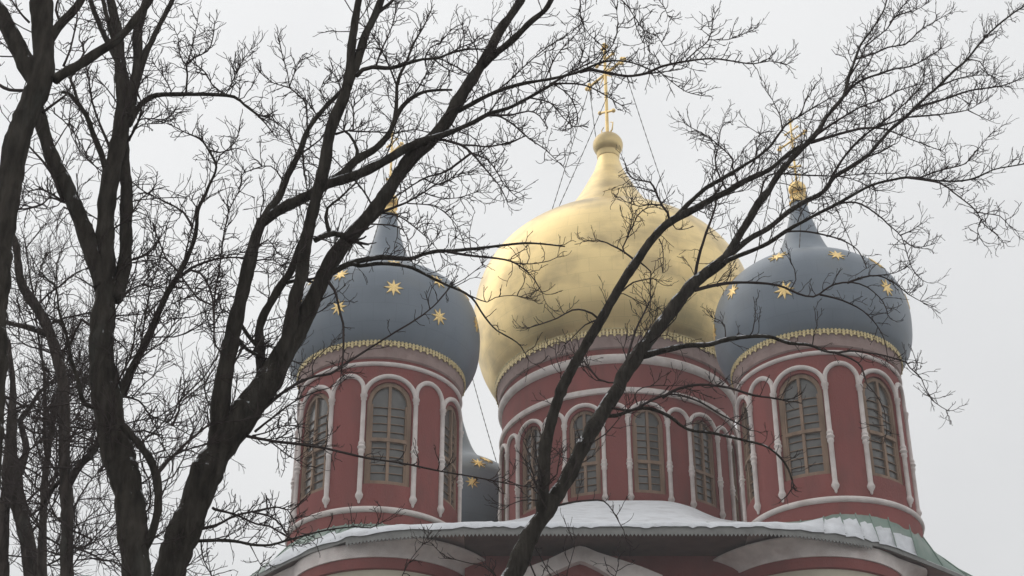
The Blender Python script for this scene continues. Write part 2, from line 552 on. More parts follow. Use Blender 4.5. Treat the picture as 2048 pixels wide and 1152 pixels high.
# side drums
PS = dict(R=3.0, n=6, wfrac=0.605, zwall=(26.0, 32.3), open=0.85, sill=27.36, wspr=30.55, wtop=31.42, fw=0.16, transom=29.05, muntins=10,
          cap=30.82, aspr=30.82, atop=31.62, bspr=31.05, btop=31.68, at=0.088, col=(26.85, 30.78), cr=0.095, ring=28.75,
          redprof=[[(3.13, 24.5), (3.13, 26.2), (3.08, 26.34), (2.98, 26.36)], [(2.99, 32.2), (3.02, 32.35)]],
          white=[lambda m: m.torus(3.10, 26.33, 0.12, 120, 10), lambda m: m.torus(3.02, 32.12, 0.085, 120, 10)],
          cornice=[(3.03, 32.33), (3.09, 32.38), (3.10, 32.58), (3.12, 32.68), (3.14, 32.74), (3.14, 32.98), (3.0, 33.0)],
          valance=(3.19, 32.74, 33.08, 140))
DS = drum_meshes(PS)
PROF_S = smooth_prof([(3.18, 33.0), (3.42, 33.26), (3.66, 33.85), (3.74, 34.6), (3.71, 35.2), (3.54, 35.85), (3.2, 36.38), (2.7, 36.83), (2.15, 37.18), (1.65, 37.48), (1.26, 37.82), (0.98, 38.25), (0.76, 38.8), (0.56, 39.45), (0.40, 40.1), (0.30, 40.65)], 6)
m = MB(); m.lathe([(3.0, 32.99)] + PROF_S + [(0.02, 40.72)], 128)
dome_s = m.mesh('dome', M['blue'], True, 50); cyl_uv(dome_s, 3.7)
m = MB()
m.lathe([(0.02, 40.55), (0.36, 40.55), (0.38, 40.62), (0.30, 40.68), (0.28, 40.85), (0.34, 40.95), (0.31, 41.0), (0.15, 41.02)] +
        [(0.36 * math.sin(a) if a < 3 else 0.03, 41.3 - 0.33 * math.cos(a)) for a in [0.5 + 2.62 * i / 12 for i in range(13)]], 32)
ball_s = m.mesh('finial_ball', M['gold2'], True, 50)

def cross_mesh(h, z0, w):
    """three-barred cross with trefoil ends; bars along local X"""
    m = MB(); t = 0.047 * h / 3.4
    m.tube([Vector((0, 0, z0)), Vector((0, 0, z0 + h))], [t * 1.15, t], 8)
    def knob(x, z, r):
        m2 = [(r * math.sin(PI * i / 8) + 1e-4, r * math.cos(PI * i / 8)) for i in range(9)]
        vs = MB(); vs.lathe(m2, 10)
        m.add([(x + p[0], p[1], z + p[2]) for p in vs.v], vs.f)
    def trefoil(x, z, dx, dz):
        r = t * 1.5
        knob(x + dx * r * 1.6, z + dz * r * 1.6, r)
        knob(x + dz * r * 1.3, z + dx * r * 1.3, r * .85); knob(x - dz * r * 1.3, z - dx * r * 1.3, r * .85)
    trefoil(0, z0 + h, 0, 1)
    z1 = z0 + h * .70
    m.tube([Vector((-w / 2, 0, z1)), Vector((w / 2, 0, z1))], [t, t], 8)
    trefoil(w / 2, z1, 1, 0); trefoil(-w / 2, z1, -1, 0)
    z2 = z0 + h * .86
    m.tube([Vector((-w / 4, 0, z2)), Vector((w / 4, 0, z2))], [t * .8] * 2, 8)
    knob(w / 4, z2, t * 1.3); knob(-w / 4, z2, t * 1.3)
    z3 = z0 + h * .28
    m.tube([Vector((-w / 5, 0, z3 + w * .09)), Vector((w / 5, 0, z3 - w * .09))], [t * .8] * 2, 8)
    knob(w / 5, z3 - w * .09, t * 1.4); knob(-w / 5, z3 + w * .09, t * 1.4)
    for s1 in (-1, 1):                      # rays in the crossing
        for s2 in (-1, 1):
            m.tube([Vector((s1 * t, 0, z1 + s2 * t)), Vector((s1 * w * .2, 0, z1 + s2 * w * .2))], [t * .5, t * .15], 6)
    for s1 in (-1, 1):                      # curling foot of the cross
        m.tube([Vector((s1 * t, 0, z0 + h * .02)), Vector((s1 * w * .14, 0, z0 + h * .05)), Vector((s1 * w * .17, 0, z0 + h * .12)), Vector((s1 * w * .1, 0, z0 + h * .14))], [t * .6, t * .5, t * .4, t * .3], 6)
    return m.mesh('cross', M['gold2'], True, 50)
cross_s = cross_mesh(3.1, 41.55, 1.4)
CROSS_DIR = math.atan2(-2.05, 1.5)

# raised eight-pointed star
m = MB(); vs = [(0, -0.04, 0)]
for i in range(16):
    a = 2 * PI * i / 16; r = 0.42 if i % 2 == 0 else 0.17
    vs.append((r * math.sin(a), -0.012, r * math.cos(a)))
for i in range(16):
    a = 2 * PI * i / 16; r = 0.42 if i % 2 == 0 else 0.17
    vs.append((r * math.sin(a), 0.06, r * math.cos(a)))
m.add(vs, [(0, 1 + i, 1 + (i + 1) % 16) for i in range(16)] + [(1 + i, 17 + i, 17 + (i + 1) % 16, 1 + (i + 1) % 16) for i in range(16)])
star_me = m.mesh('star', M['gold2'], False)

def put_star(dome, phi, z, first=[None]):
    if z > 36: z = 36 + (z - 36) * .55
    r, nrm = interp(PROF_S, z)
    a = R(phi)
    outw = Vector((math.sin(a) * nrm.x, -math.cos(a) * nrm.x, nrm.y))
    o = obj('star', star_me, dome)
    X = Vector((math.cos(a), math.sin(a), 0)); Yv = -outw; Z = X.cross(Yv)
    o.rotation_euler = Matrix((X, Yv, Z)).transposed().to_euler()
    o.location = Vector((r * math.sin(a), -r * math.cos(a), z)) + outw * 0.01
    s_ = 0.76 + 0.18 * random.random()
    o.scale = (s_, s_, s_)

def chain(pa, pb, sag=0.12, n=22):
    m = MB(); pts = []
    for i in range(n + 1):
        t = i / n
        p = pa.lerp(pb, t); p.z -= sag * 4 * t * (1 - t)
        pts.append(p)
    rad = [0.024 if i % 2 else 0.012 for i in range(2 * n + 1)]
    fine = []
    for i in range(n):
        fine += [pts[i], pts[i].lerp(pts[i + 1], .5)]
    fine.append(pts[-1])
    m.tube(fine, rad, 5)
    return m.mesh('chain', M['chain'])

def chains(c, zbar, half, prof, zat, dirs, zo=0.0):
    for s_, ang in dirs:
        e = Vector((s_ * half * math.cos(CROSS_DIR), s_ * half * math.sin(CROSS_DIR), zbar))
        r, _ = interp(prof, zat)
        b = Vector((r * math.sin(R(ang)), -r * math.cos(R(ang)), zat))
        obj('chain', chain(e, b), cath, rel(*c, zo))

SIDE = {
 'FL': (FL, 6.7, [(33, 34.15), (-27, 34.25), (4.5, 34.95), (70, 34.95), (-58, 34.95), (33, 35.75), (-28, 35.75), (93, 35.7), (5, 36.6), (66, 36.5), (-56, 36.5)] + [(a, z) for a in (125, 185, 245) for z in (34.2, 35.7)],
        'left drum with a window facing the trees', 'blue-grey onion dome with gold stars, left in front'),
 'FR': (FR, -13.3, [(-13, 34.5), (50, 34.9), (-49, 35.4), (-78, 34.6), (84, 35.4), (-17, 36.5), (20, 36.0), (52, 36.4), (-60, 36.6)] + [(a, z) for a in (125, 185, 245) for z in (34.2, 35.7)],
        'right drum beside the open sky', 'blue-grey onion dome with gold stars, right in front'),
 'BL': (BL, 20, [(20, 36.2), (48, 36.0), (14, 35.0), (30, 37.0), (-30, 35.0), (75, 35.0), (50, 34.3), (-8, 34.2)] + [(a, z) for a in (125, 185, 245) for z in (34.2, 35.7)],
        'rear drum hidden behind the left one', 'blue-grey onion dome with gold stars, half hidden between the left drum and the centre drum'),
 'BR': (BR, 0, [(a, z) for a in (0, 60, 120, 180, 240, 300) for z in (34.2, 35.7)],
        'rear drum hidden behind the right one', 'blue-grey onion dome hidden at the back'),
}
for k, (c, ph, stars, l1, l2) in SIDE.items():
    zo = -1.45 if k in ('BL', 'BR') else 0.0
    if k == 'BL': c = (c[0] - .3, c[1] - 2.6)
    dm = assemble(PS, DS, c, ph, dome_s, l2, l1, zo)
    for a, z in stars: put_star(dm, a, z)
    obj('finial_ball', ball_s, dm)
    cr_ = obj('cross', cross_s, cath, rel(*c, zo), CROSS_DIR)
    chains(c, 41.55 + 3.1 * .7, 0.7, PROF_S, 37.15, [(-1, -100), (-1, 170), (1, 75), (1, -15)], zo)

# centre drum
PG = dict(R=4.93, n=12, wfrac=0.62, zwall=(25.0, 35.9), open=0.64, sill=29.7, wspr=32.75, wtop=33.4, fw=0.12, transom=31.0, muntins=10,
          cap=32.85, aspr=32.85, atop=33.6, bspr=33.0, btop=33.5, at=0.088, col=(29.45, 32.8), cr=0.09, ring=30.9,
          redprof=[[(5.1, 25.0), (5.1, 28.6), (4.9, 28.8)], [(4.92, 35.8), (4.98, 36.05)]],
          white=[lambda m: m.lathe([(4.9, 34.0), (5.03, 34.02), (5.06, 34.12), (5.03, 34.24), (4.9, 34.26)], 140),
                 lambda m: m.lathe([(4.9, 35.36), (5.02, 35.4), (5.1, 35.5), (5.1, 35.68), (5.02, 35.76), (4.9, 35.78)], 140),
                 lambda m: m.torus(5.0, 29.0, 0.12, 140, 10)],
          cornice=[(5.0, 36.02), (5.07, 36.07), (5.09, 36.3), (5.12, 36.4), (5.15, 36.48), (5.15, 36.74), (5.0, 36.76)],
          valance=(5.21, 36.46, 36.84, 220))
DG = drum_meshes(PG)
PROF_G = smooth_prof([(5.2, 36.78), (5.5, 37.16), (5.85, 37.9), (6.06, 38.7), (6.18, 39.5), (6.2, 40.3), (6.1, 41.15), (5.85, 42.0), (5.42, 42.8), (4.8, 43.5), (4.0, 44.15), (3.1, 44.75), (2.45, 45.15), (2.1, 45.65), (1.72, 46.2), (1.35, 46.85), (0.98, 47.6), (0.7, 48.2), (0.54, 48.75), (0.46, 49.15)], 6)
m = MB(); m.lathe([(5.0, 36.77)] + PROF_G + [(0.02, 49.17)], 160)
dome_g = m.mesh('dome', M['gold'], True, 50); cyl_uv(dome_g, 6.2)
dm = assemble(PG, DG, (CX, CY), -16, dome_g, 'gilded onion dome, larger than the blue ones', 'wide centre drum under the gilded dome')
m = MB()
m.lathe([(0.02, 48.98), (0.5, 48.98), (0.53, 49.04), (0.53, 49.26), (0.56, 49.3), (0.5, 49.32)] +
        [(0.71 * math.sin(a) if a < 3 else 0.03, 49.74 - 0.64 * math.cos(a)) for a in [0.8 + 2.32 * i / 16 for i in range(17)]], 48)
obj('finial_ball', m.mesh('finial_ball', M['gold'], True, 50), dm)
obj('cross', cross_mesh(5.4, 50.2, 2.5), cath, (0, 0, 0), CROSS_DIR)
chains((CX, CY), 50.2 + 5.4 * .7, 1.25, PROF_G, 44.75, [(-1, -95), (-1, 175), (1, 62), (1, -55)])

# ---- body below the drums
ZE = 24.6
def eave_pts(lst): return [at_z(x, y, ZE) for x, y in lst]
left = eave_pts([(450, 1184), (513, 1149), (562, 1123), (616, 1098), (662, 1083), (692, 1073), (735, 1066), (792, 1060), (843, 1056.5), (904, 1053.5)])
mid = eave_pts([(970 + (1500 - 970) * i / 20, 1052) for i in range(21)])
right = eave_pts([(1540, 1052.5), (1601, 1057), (1671, 1066), (1728, 1076), (1774, 1088), (1834, 1111), (1910, 1142), (1975, 1170)])
EV = left + mid + right
def smooth_line(p, n=3):
    out = []
    for i in range(len(p) - 1):
        p0 = p[max(i - 1, 0)]; p1 = p[i]; p2 = p[i + 1]; p3 = p[min(i + 2, len(p) - 1)]
        for k in range(n):
            t = k / n
            out.append(0.5 * (2 * p1 + (p2 - p0) * t + (2 * p0 - 5 * p1 + 4 * p2 - p3) * t * t + (3 * p1 - p0 - 3 * p2 + p3) * t ** 3))
    out.append(p[-1])
    return out
EV = smooth_line(EV)
def inner(p):
    """where the roof above an eave point meets drum or deck"""
    best = None
    for c in (FL, FR):
        v = Vector((p.x - c[0], p.y - c[1], 0))
        L = v.length
        if best is None or L < best[0]: best = (L, c, v)
    L, c, v = best
    v = v.normalized() * 3.1
    q = Vector((c[0] + v.x, c[1] + v.y, 25.8))
    if -4.2 < p.x < 10.6:                     # between the drums
        e = 2.1
        w = min(1, (p.x + 4.2) / 2.2, (10.6 - p.x) / 2.2)
        q2 = Vector((p.x, p.y + e, 25.62))
        q = q.lerp(q2, w)
    return q
IN = [inner(p) for p in EV]
nE = len(EV)
# roof sheet: top surface, fascia, and standing seams
m = MB()
rows = []
C0 = Vector((CX, CY, 0))
def L3(p): return p - C0
vs = []
for e, q in zip(EV, IN):
    vs += [L3(e - Vector((0, 0, 0.03))), L3(e), L3(e.lerp(q, .5) + Vector((0, 0, .04))), L3(q), L3(q + (q - e).normalized() * .6 * Vector((1, 1, 0)) - Vector((0, 0, .05)))]
fs = []
for i in range(nE - 1):
    for k in range(4): fs.append((5 * i + k, 5 * i + 5 + k, 5 * i + 6 + k, 5 * i + k + 1))
m.add(vs, fs)
for i in range(0, nE, 2):
    e, q = EV[i], IN[i]
    d_ = (q - e)
    m.tube([L3(e + Vector((0, 0, .02))), L3(e.lerp(q, .5) + Vector((0, 0, .06))), L3(q + Vector((0, 0, .02)))], [.03] * 3, 5)
# deck behind
bl_, br_ = Vector((-10.5, 80, 25.3)), Vector((18, 80, 25.3))
poly = [L3(Vector((p.x, p.y, 25.3))) for p in (EV[0], bl_, br_, EV[-1])]
innerring = [L3(Vector((q.x, q.y + .6, 25.3))) for q in IN]
m.add([L3(Vector((EV[0].x, EV[0].y, 24.6)))] + [L3(Vector((-10.5, 82, 24.6))), L3(Vector((18.5, 82, 24.6))), L3(Vector((EV[-1].x, EV[-1].y, 24.6)))] +
      [L3(Vector((-3, 60, 25.9))), L3(Vector((-3, 76, 25.9))), L3(Vector((12, 76, 25.9))), L3(Vector((12, 60, 25.9)))],
      [(0, 4, 5, 1), (1, 5, 6, 2), (2, 6, 7, 3), (4, 7, 6, 5)])
roof = obj('roof', m.mesh('roof', M['roof'], True, 30), cath)
# dark metal eave board under the roof edge
m = MB(); vs = []
for e in EV: vs += [L3(e + Vector((0, .02, -.18))), L3(e + Vector((0, .02, -.028))), L3(e + Vector((0, .10, -.028))), L3(e + Vector((0, .10, -.18)))]
m.add(vs, [(4 * i + k, 4 * i + 4 + k, 4 * i + 4 + (k + 1) % 4, 4 * i + (k + 1) % 4) for i in range(nE - 1) for k in range(4)])
obj('fascia', m.mesh('fascia', M['lead'], True, 30), cath)
# soffit
def soffit(sel, material):
    m = MB(); vs = []
    for e in sel:
        vs += [L3(e + Vector((0, 0.09, -0.15))), L3(e + Vector((0, 0.3, -.05))), L3(Vector((e.x, max(e.y + 3.0, 58), ZE - 0.05)))]
    n_ = len(sel)
    m.add(vs, [(3 * i + k, 3 * i + k + 1, 3 * i + 4 + k, 3 * i + 3 + k) for i in range(n_ - 1) for k in range(2)])
    obj('soffit', m.mesh('soffit', material, True, 30), cath)
a_ = next(i for i, e in enumerate(EV) if e.x > -1.6); b_ = next(i for i, e in enumerate(EV) if e.x > 7.7)
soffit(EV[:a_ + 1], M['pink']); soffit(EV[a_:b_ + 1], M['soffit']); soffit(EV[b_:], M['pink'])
# serrated metal trim under the middle eave
m = MB()
tr = [p for p in EV if -5.6 < p.x < 12.2]
L = [0]
for a, b in zip(tr, tr[1:]): L.append(L[-1] + (b - a).length)
def along(s_):
    for i in range(len(L) - 1):
        if s_ <= L[i + 1]: return tr[i].lerp(tr[i + 1], (s_ - L[i]) / (L[i + 1] - L[i]))
    return tr[-1].copy()
nt_ = int(L[-1] / 0.13)
for i in range(nt_):
    a, b = along(L[-1] * i / nt_), along(L[-1] * (i + 1) / nt_)
    mid_ = a.lerp(b, .5)
    q = []
    for off in (-0.012, 0.013):
        o_ = Vector((0, off, 0))
        q += [L3(a + o_ - Vector((0, 0, .17))), L3(b + o_ - Vector((0, 0, .17))), L3(b + o_ - Vector((0, 0, .27))), L3(mid_ + o_ - Vector((0, 0, .37))), L3(a + o_ - Vector((0, 0, .27)))]
    m.add(q, [(0, 1, 2, 3, 4), (9, 8, 7, 6, 5)] + [(j, j + 5, (j + 1) % 5 + 5, (j + 1) % 5) for j in range(5)])
obj('eave_trim', m.mesh('eave_trim', M['lead'], False), cath)

# lobes: cream cylinders with a red band and a pale cove cornice
for (x, y) in ((-4.45, 57.05), (10.4, 57.0)):
    m = MB(); m.lathe([(3.1, 0), (3.1, 23.62)], 96)
    lobe = obj('lobe', m.mesh('lobe', M['cream'], True, 40), cath, rel(x, y))
    m = MB(); m.lathe([(3.1, 23.55), (3.2, 23.58), (3.22, 23.95), (3.1, 23.97)], 96)
    obj('band', m.mesh('band', M['red'], True, 40), lobe)
    m = MB(); vs = []; nA = 120
    for a_ in range(nA):
        a = 2 * PI * a_ / nA
        dx, dy = math.sin(a), -math.cos(a)
        ro = 4.0
        for e0, e1 in zip(EV, EV[1:]):           # never past the eave above
            ex, ey = e1.x - e0.x, e1.y - e0.y
            den = dx * ey - dy * ex
            if abs(den) < 1e-9: continue
            t = ((e0.x - x) * ey - (e0.y - y) * ex) / den
            u = ((e0.x - x) * dy - (e0.y - y) * dx) / den
            if t > 0 and -.01 <= u <= 1.01: ro = min(ro, t - .30)
        ro = max(ro, 3.3)
        for f, z in ((None, 23.93), (0, 23.94), (.03, 24.0), (.22, 24.12), (.52, 24.24), (.84, 24.34), (.97, 24.36), (1, 24.39), (1, 24.42), (None, 24.43)):
            r = 3.1 if f is None else 3.27 + (ro - 3.27) * f
            vs.append((r * dx, r * dy, z))
    m.add(vs, [(a_ * 10 + k, ((a_ + 1) % nA) * 10 + k, ((a_ + 1) % nA) * 10 + k + 1, a_ * 10 + k + 1) for a_ in range(nA) for k in range(9)])
    obj('cornice', m.mesh('cornice', M['white'], True, 40), lobe)
# middle wall and main block
m = MB()
m.box(rel(-1.6, 55.2, 0), rel(8.1, 57.2, 24.55))
m.box(rel(-8.2, 57.2, 0), rel(15.2, 79.5, 24.5))
obj('wall', m.mesh('wall', M['red'], False), cath)
# keel-shaped gable on the middle wall
YG = 54.25
outer = [(1010, 1300), (1010, 1160), (1044, 1138), (1093, 1120), (1128, 1103), (1148, 1094), (1160, 1091.5), (1172, 1094), (1195, 1104), (1232, 1116), (1283, 1133), (1325, 1150), (1325, 1300)]
inn = [(1040, 1300), (1040, 1178), (1070, 1160), (1105, 1145), (1130, 1134), (1146, 1126), (1160, 1121.5), (1172, 1125), (1195, 1136), (1222, 1152), (1258, 1172), (1292, 1190), (1292, 1300)]
m = MB(); k = len(outer); vs = []
for lst, Y in ((outer, YG), (inn, YG), (inn, YG + .35), (outer, YG + .98)):
    vs += [L3(at_y(a, b, YG) + Vector((0, Y - YG, 0))) for a, b in lst]
fs = []
for i in range(k - 1):
    fs += [(i, i + 1, k + i + 1, k + i), (k + i, k + i + 1, 2 * k + i + 1, 2 * k + i), (3 * k + i, 3 * k + i + 1, i + 1, i)]
m.add(vs, fs)
gab = obj('gable', m.mesh('gable', M['white'], True, 30), cath)
m = MB(); vs = [L3(at_y(a, b, YG) + Vector((0, .3, 0))) for a, b in inn] + [L3(at_y(a, b, YG) + Vector((0, .45, 0))) for a, b in inn]
k = len(inn)
m.add(vs, [tuple(range(k)), tuple(reversed(range(k, 2 * k)))] + [(i, i + k, (i + 1) % k + k, (i + 1) % k) for i in range(k)])
obj('tympanum', m.mesh('tympanum', M['red'], False), gab)

# ---- roof rising to the centre drum, and the snow on it
crest = [(960, 1046), (1000, 1043), (1035, 1038), (1062, 1031), (1100, 1014), (1130, 1006), (1165, 1002), (1230, 1001), (1300, 1001), (1340, 1003), (1380, 1013), (1410, 1026), (1440, 1037), (1480, 1043), (1530, 1046)]
crest = [tuple(v) for v in smooth_line([Vector((a, b, 0)) for a, b in crest], 3)]
def ramp(lift, y0, noise):
    rows = []
    for a, b, _ in crest:
        top = at_y(a, b, 60.9)
        base = Vector((at_z(a, 1052, ZE).x, y0, ZE + .12))
        r_ = []
        for j in range(13):
            t = j / 12
            p = base.lerp(top, t)
            w = math.sin(PI * min(1, t * 1.0)) 
            p.z += lift * (1 if t > 0.02 else .2) + noise * (random.random() - .5) * w + 0.10 * w * lift
            r_.append(p)
        rows.append(r_)
    return rows
rows = ramp(-0.14, 53.6, 0)
m = MB(); nj = 13
m.add([L3(p) for r_ in rows for p in r_], [(i * nj + j, (i + 1) * nj + j, (i + 1) * nj + j + 1, i * nj + j + 1) for i in range(len(rows) - 1) for j in range(nj - 1)])
obj('roof_slope', m.mesh('roof_slope', M['roof']), cath)
ms = MB()
rows = ramp(0.0, 53.05, 0.05)
base_v = []
for r_ in rows:
    base_v += r_
    base_v.append(r_[0] - Vector((0, .02, .13)))
nj2 = 14
fs = []
for i in range(len(rows) - 1):
    for j in range(12): fs.append((i * nj2 + j, (i + 1) * nj2 + j, (i + 1) * nj2 + j + 1, i * nj2 + j + 1))
    fs.append((i * nj2 + 13, (i + 1) * nj2 + 13, (i + 1) * nj2, i * nj2))
ms.add(base_v, fs)
# strip of snow along the eaves, broken by the seams at the right
def strip(i0, i1, w_of, th_of):
    vs = []; idx = list(range(i0, i1 + 1))
    for i in idx:
        e, q = EV[i], IN[i]
        w = max(0.02, w_of(i)); th = th_of(i)
        up = Vector((0, 0, 1))
        lo = 0.0
        hang = rs.choice((.02, .03, .05, .09))
        vs += [e.lerp(q, lo) + up * 0.003 + Vector((0, -.03, -hang)), e.lerp(q, lo) + up * (.055 + th) , e.lerp(q, w * .5) + up * (.06 + th * 1.2), e.lerp(q, w) + up * .02]
    fs = []
    for i in range(len(idx) - 1):
        for k in range(3): fs.append((4 * i + k, 4 * i + 4 + k, 4 * i + 5 + k, 4 * i + k + 1))
    fs += [(0, 1, 2, 3), tuple(reversed([4 * (len(idx) - 1) + q for q in range(4)]))]
    ms.add(vs, fs)
rs = random.Random(3)
iL = next(i for i, e in enumerate(EV) if e.x > -8.6)
iM = next(i for i, e in enumerate(EV) if e.x > 0.2)
iR = next(i for i, e in enumerate(EV) if e.x > 10.2)
strip(iL, nE - 1 - (nE - 1 - iR), lambda i: (0.45 if i < iM - 16 else 0.75) + .14 * math.sin(i * 1.3) + .1 * rs.random(), lambda i: .03 + .03 * rs.random())
j = iR
for L_, w in ((2, .75), (2, .7), (2, .65), (2, .55), (2, .5)):
    if j + L_ < nE:
        strip(j, j + L_, lambda i: w + .1 * rs.random(), lambda i: .02 + .02 * rs.random())
    j += L_
sn = obj('snow', ms.mesh('snow', M['snow']))
tag(sn, 'white snow lying along the cathedral eaves and heaped before the centre drum', 'snow', None, 'stuff')
# ------------------------------------------------------------------ trees
# Each limb: (tree, w0, w1, path) with the path and widths as read off the photograph at 2048 px; limbs grow in depth as well.
TREES = {
 'A': dict(Y=12.0, bark='bark', label='thickest dark bare tree at the left edge, leaning in from outside the picture'),
 'B': dict(Y=13.5, bark='bark', label='dark bare tree second from the left, forking into two upright stems'),
 'C': dict(Y=14.0, bark='bark', label='large bare tree whose long boughs sweep up across the left dome'),
 'E': dict(Y=16.5, bark='bark', label='slender bare tree forking in front of the gilded dome and spreading to the right'),
 'D1': dict(Y=19.0, bark='barkgrey', label='thin straight bare tree behind and just left of the second big trunk'),
 'D2': dict(Y=22.0, bark='barkgrey', label='forked bare tree standing at the lower left corner'),
 'D3': dict(Y=20.5, bark='barkgrey', label='thinnest bare tree, between the lower left corner tree and the straight one'),
}
X = []
def L_(t, w0, w1, s, kind='limb', wl=None):
    v = [float(q) for q in s.replace(';', ' ').replace(',', ' ').split()]
    X.append((t, w0, w1, list(zip(v[0::2], v[1::2])), kind, wl))
# --- A
L_('A', 66, 46, '-26,900 -18,768 -12,600 -2,500 16,384 30,300 58,220 80,160 88,100 82,0 80,-60', 'trunk')
L_('A', 42, 34, '78,172 45,110 15,55 -18,5 -40,-30')
L_('A', 24, 14, '98,78 120,50 140,30 160,5 172,-25')
L_('A', 7, 4, '122,45 112,20 118,-5')
L_('A', 24, 15, '110,160 127,147 160,128 187,110 220,90 245,70 270,40 296,4 310,-25')
L_('A', 8, 6, '55,182 20,180 0,170 -20,160')
L_('A', 4, 3, '40,113 20,114 -5,113')
L_('A', 5, 3, '126,132 140,100 150,60 155,30 152,10')
L_('A', 6, 3, '60,45 45,30 30,10 15,-10')
L_('A', 6, 3, '155,130 168,105 165,90 158,80')
L_('A', 8, 4, '85,226 98,216 123,197 135,187')
L_('A', 3, 1.5, '108,215 108,226 125,240 150,270 175,310 200,345')
L_('A', 4, 2, '20,420 50,418 85,408 100,392 95,380')
# --- B
L_('B', 66, 42, '272,1200 270,1100 258,1000 240,920 222,850 208,768 204,700 206,640 210,590 214,540 211,500 211,460 213,400 222,350 235,300 243,250 247,200 243,150', 'trunk', [(0, 66), (.28, 72), (.42, 66), (.5, 55), (.56, 50), (.62, 42), (.75, 42), (1, 34)])
L_('B', 42, 30, '205,575 190,520 180,490 168,455 148,410 130,370 112,330 100,300 88,265 78,232 66,200')
L_('B', 32, 26, '232,600 246,540 252,490 253,440 253,384 248,330 246,280 247,240')
L_('B', 30, 18, '245,170 238,100 233,60 225,20 218,-30')
L_('B', 26, 18, '255,240 268,170 275,120 274,70 283,35 300,-25')
L_('B', 16, 9, '268,185 288,115 305,80 322,45 345,0 355,-25')
L_('B', 14, 10, '238,130 218,90 205,60 190,25 178,-10')
L_('B', 12, 8, '228,80 215,40 204,-10')
L_('B', 14, 5, '258,250 275,217 290,201 312,191 360,189 420,188 468,194 490,212 515,230')
L_('B', 4, 2, '512,228 530,245 550,270')
L_('B', 5, 2.5, '372,186 374,150 372,130 390,115 415,103 425,80 430,45')
L_('B', 3, 1.5, '372,132 360,110 358,80 350,60')
L_('B', 3, 1.5, '373,130 385,95 392,60 396,30')
L_('B', 3, 1.5, '344,186 335,165 318,140 305,125')
L_('B', 4, 2, '452,190 425,170 412,145 385,125 370,112')
L_('B', 3, 1.5, '452,190 465,165 480,130 500,100')
L_('B', 3, 1.5, '478,198 480,170 468,160 478,130')
L_('B', 4, 2, '258,282 280,240 330,238 350,220')
L_('B', 4, 2, '255,280 270,258 285,248 325,247')
L_('B', 24, 2, '222,815 240,785 257,750 283,700 307,650 333,590 360,544 383,494 393,457 396,420 410,392 420,367 432,335 417,300 400,277 367,263 335,246')
L_('B', 7, 3, '361,553 380,537 410,525 443,517 483,515 508,520')
L_('B', 6, 3, '363,552 382,541 400,547 417,570 426,600 428,650 428,684 440,704')
L_('B', 4, 3, '428,684 430,590 437,550 443,500 450,457 460,417 477,384 482,365')
L_('B', 4, 3, '366,535 375,490 385,450 392,415')
L_('B', 5, 2, '383,450 367,425 350,414 290,384 262,360')
L_('B', 4, 1.5, '432,335 440,310 465,290 478,265')
L_('B', 4, 2, '416,300 440,305 460,300 468,280')
L_('B', 3, 1.5, '295,690 333,617 367,597 410,577 440,555')
L_('B', 3, 1.5, '300,680 320,660 350,625 360,600')
L_('B', 3, 1.5, '283,705 330,680 365,605 380,590')
L_('B', 20, 18, '285,1110 305,1065 314,1030 316,1010 313,960 303,925 285,895 262,868 245,850')
L_('B', 8, 4, '312,952 345,912 380,880 420,848')
L_('B', 6, 3, '340,915 365,902 412,890')
L_('B', 5, 2, '235,790 277,801 300,831 333,845 383,871')
L_('B', 3, 1.5, '298,831 320,871 330,900')
L_('B', 4, 1.5, '245,850 290,838 330,830')
L_('B', 16, 7, '214,350 203,310 187,267 173,230 153,205 138,188 122,185')
L_('B', 9, 5, '174,232 157,205 148,175 142,160')
L_('B', 7, 3, '222,300 200,247 183,200 177,160 172,135')
L_('B', 8, 4, '126,402 117,384 107,353 87,323 63,297 52,285')
L_('B', 6, 3, '128,405 105,390 80,378 60,382')
L_('B', 5, 2, '124,404 100,395 85,410 50,420')
L_('B', 12, 3, '200,815 170,808 155,755 142,720 137,690 128,655 118,620 113,575 97,560 85,548')
L_('B', 8, 3, '205,660 178,650 165,640 150,665 140,690')
L_('B', 5, 2, '250,790 262,760 280,700 290,640 300,580 320,520 335,450')
L_('B', 5, 2, '240,600 262,580 285,570 310,575 340,560')
# --- C
L_('C', 80, 66, '300,1280 325,1200 345,1130 365,1070 388,1010 412,950 440,900 470,855 498,812', 'trunk')
L_('C', 64, 16, '490,825 530,770 555,728 578,690 600,650 622,605 640,568 662,525 682,497 700,474 722,450 745,425 762,402 778,380 800,347 822,318 845,295 866,275 895,240 919,200 945,157 972,113 999,63 1024,30 1045,-5 1060,-30', 'limb', [(0, 70), (.12, 56), (.28, 38), (.45, 33), (.62, 32), (.75, 27), (.88, 22), (1, 17)])
L_('C', 36, 17, '545,765 578,670 590,597 602,551 612,484 625,430 635,384 648,333 660,267 675,225 688,195 697,150 703,100 711,40 718,-5 722,-30', 'limb', [(0, 40), (.2, 30), (.4, 27), (.65, 27), (.8, 20), (1, 15)])
L_('C', 24, 16, '693,175 712,130 722,100 732,67 750,30 766,-10')
L_('C', 10, 6, '750,30 775,10 795,-10')
L_('C', 52, 26, '425,925 438,860 443,800 450,740 460,690 472,640 484,590 497,530 510,480 525,440', 'limb')
L_('C', 24, 6, '520,450 550,425 580,408 612,395 640,377 665,365 712,350 765,325 812,297 850,280 895,267 942,247 979,227 1024,213 1074,187 1107,167', 'limb', [(0, 24), (.2, 24), (.5, 20), (.7, 11), (1, 6)])
L_('C', 5, 2, '1104,168 1157,168 1184,175 1211,190 1241,210')
L_('C', 6, 2, '1100,170 1140,147 1165,132 1195,115 1205,100')
L_('C', 20, 9, '524,445 540,415 557,395 575,355 592,320 602,300 612,267 629,240 655,210 682,183')
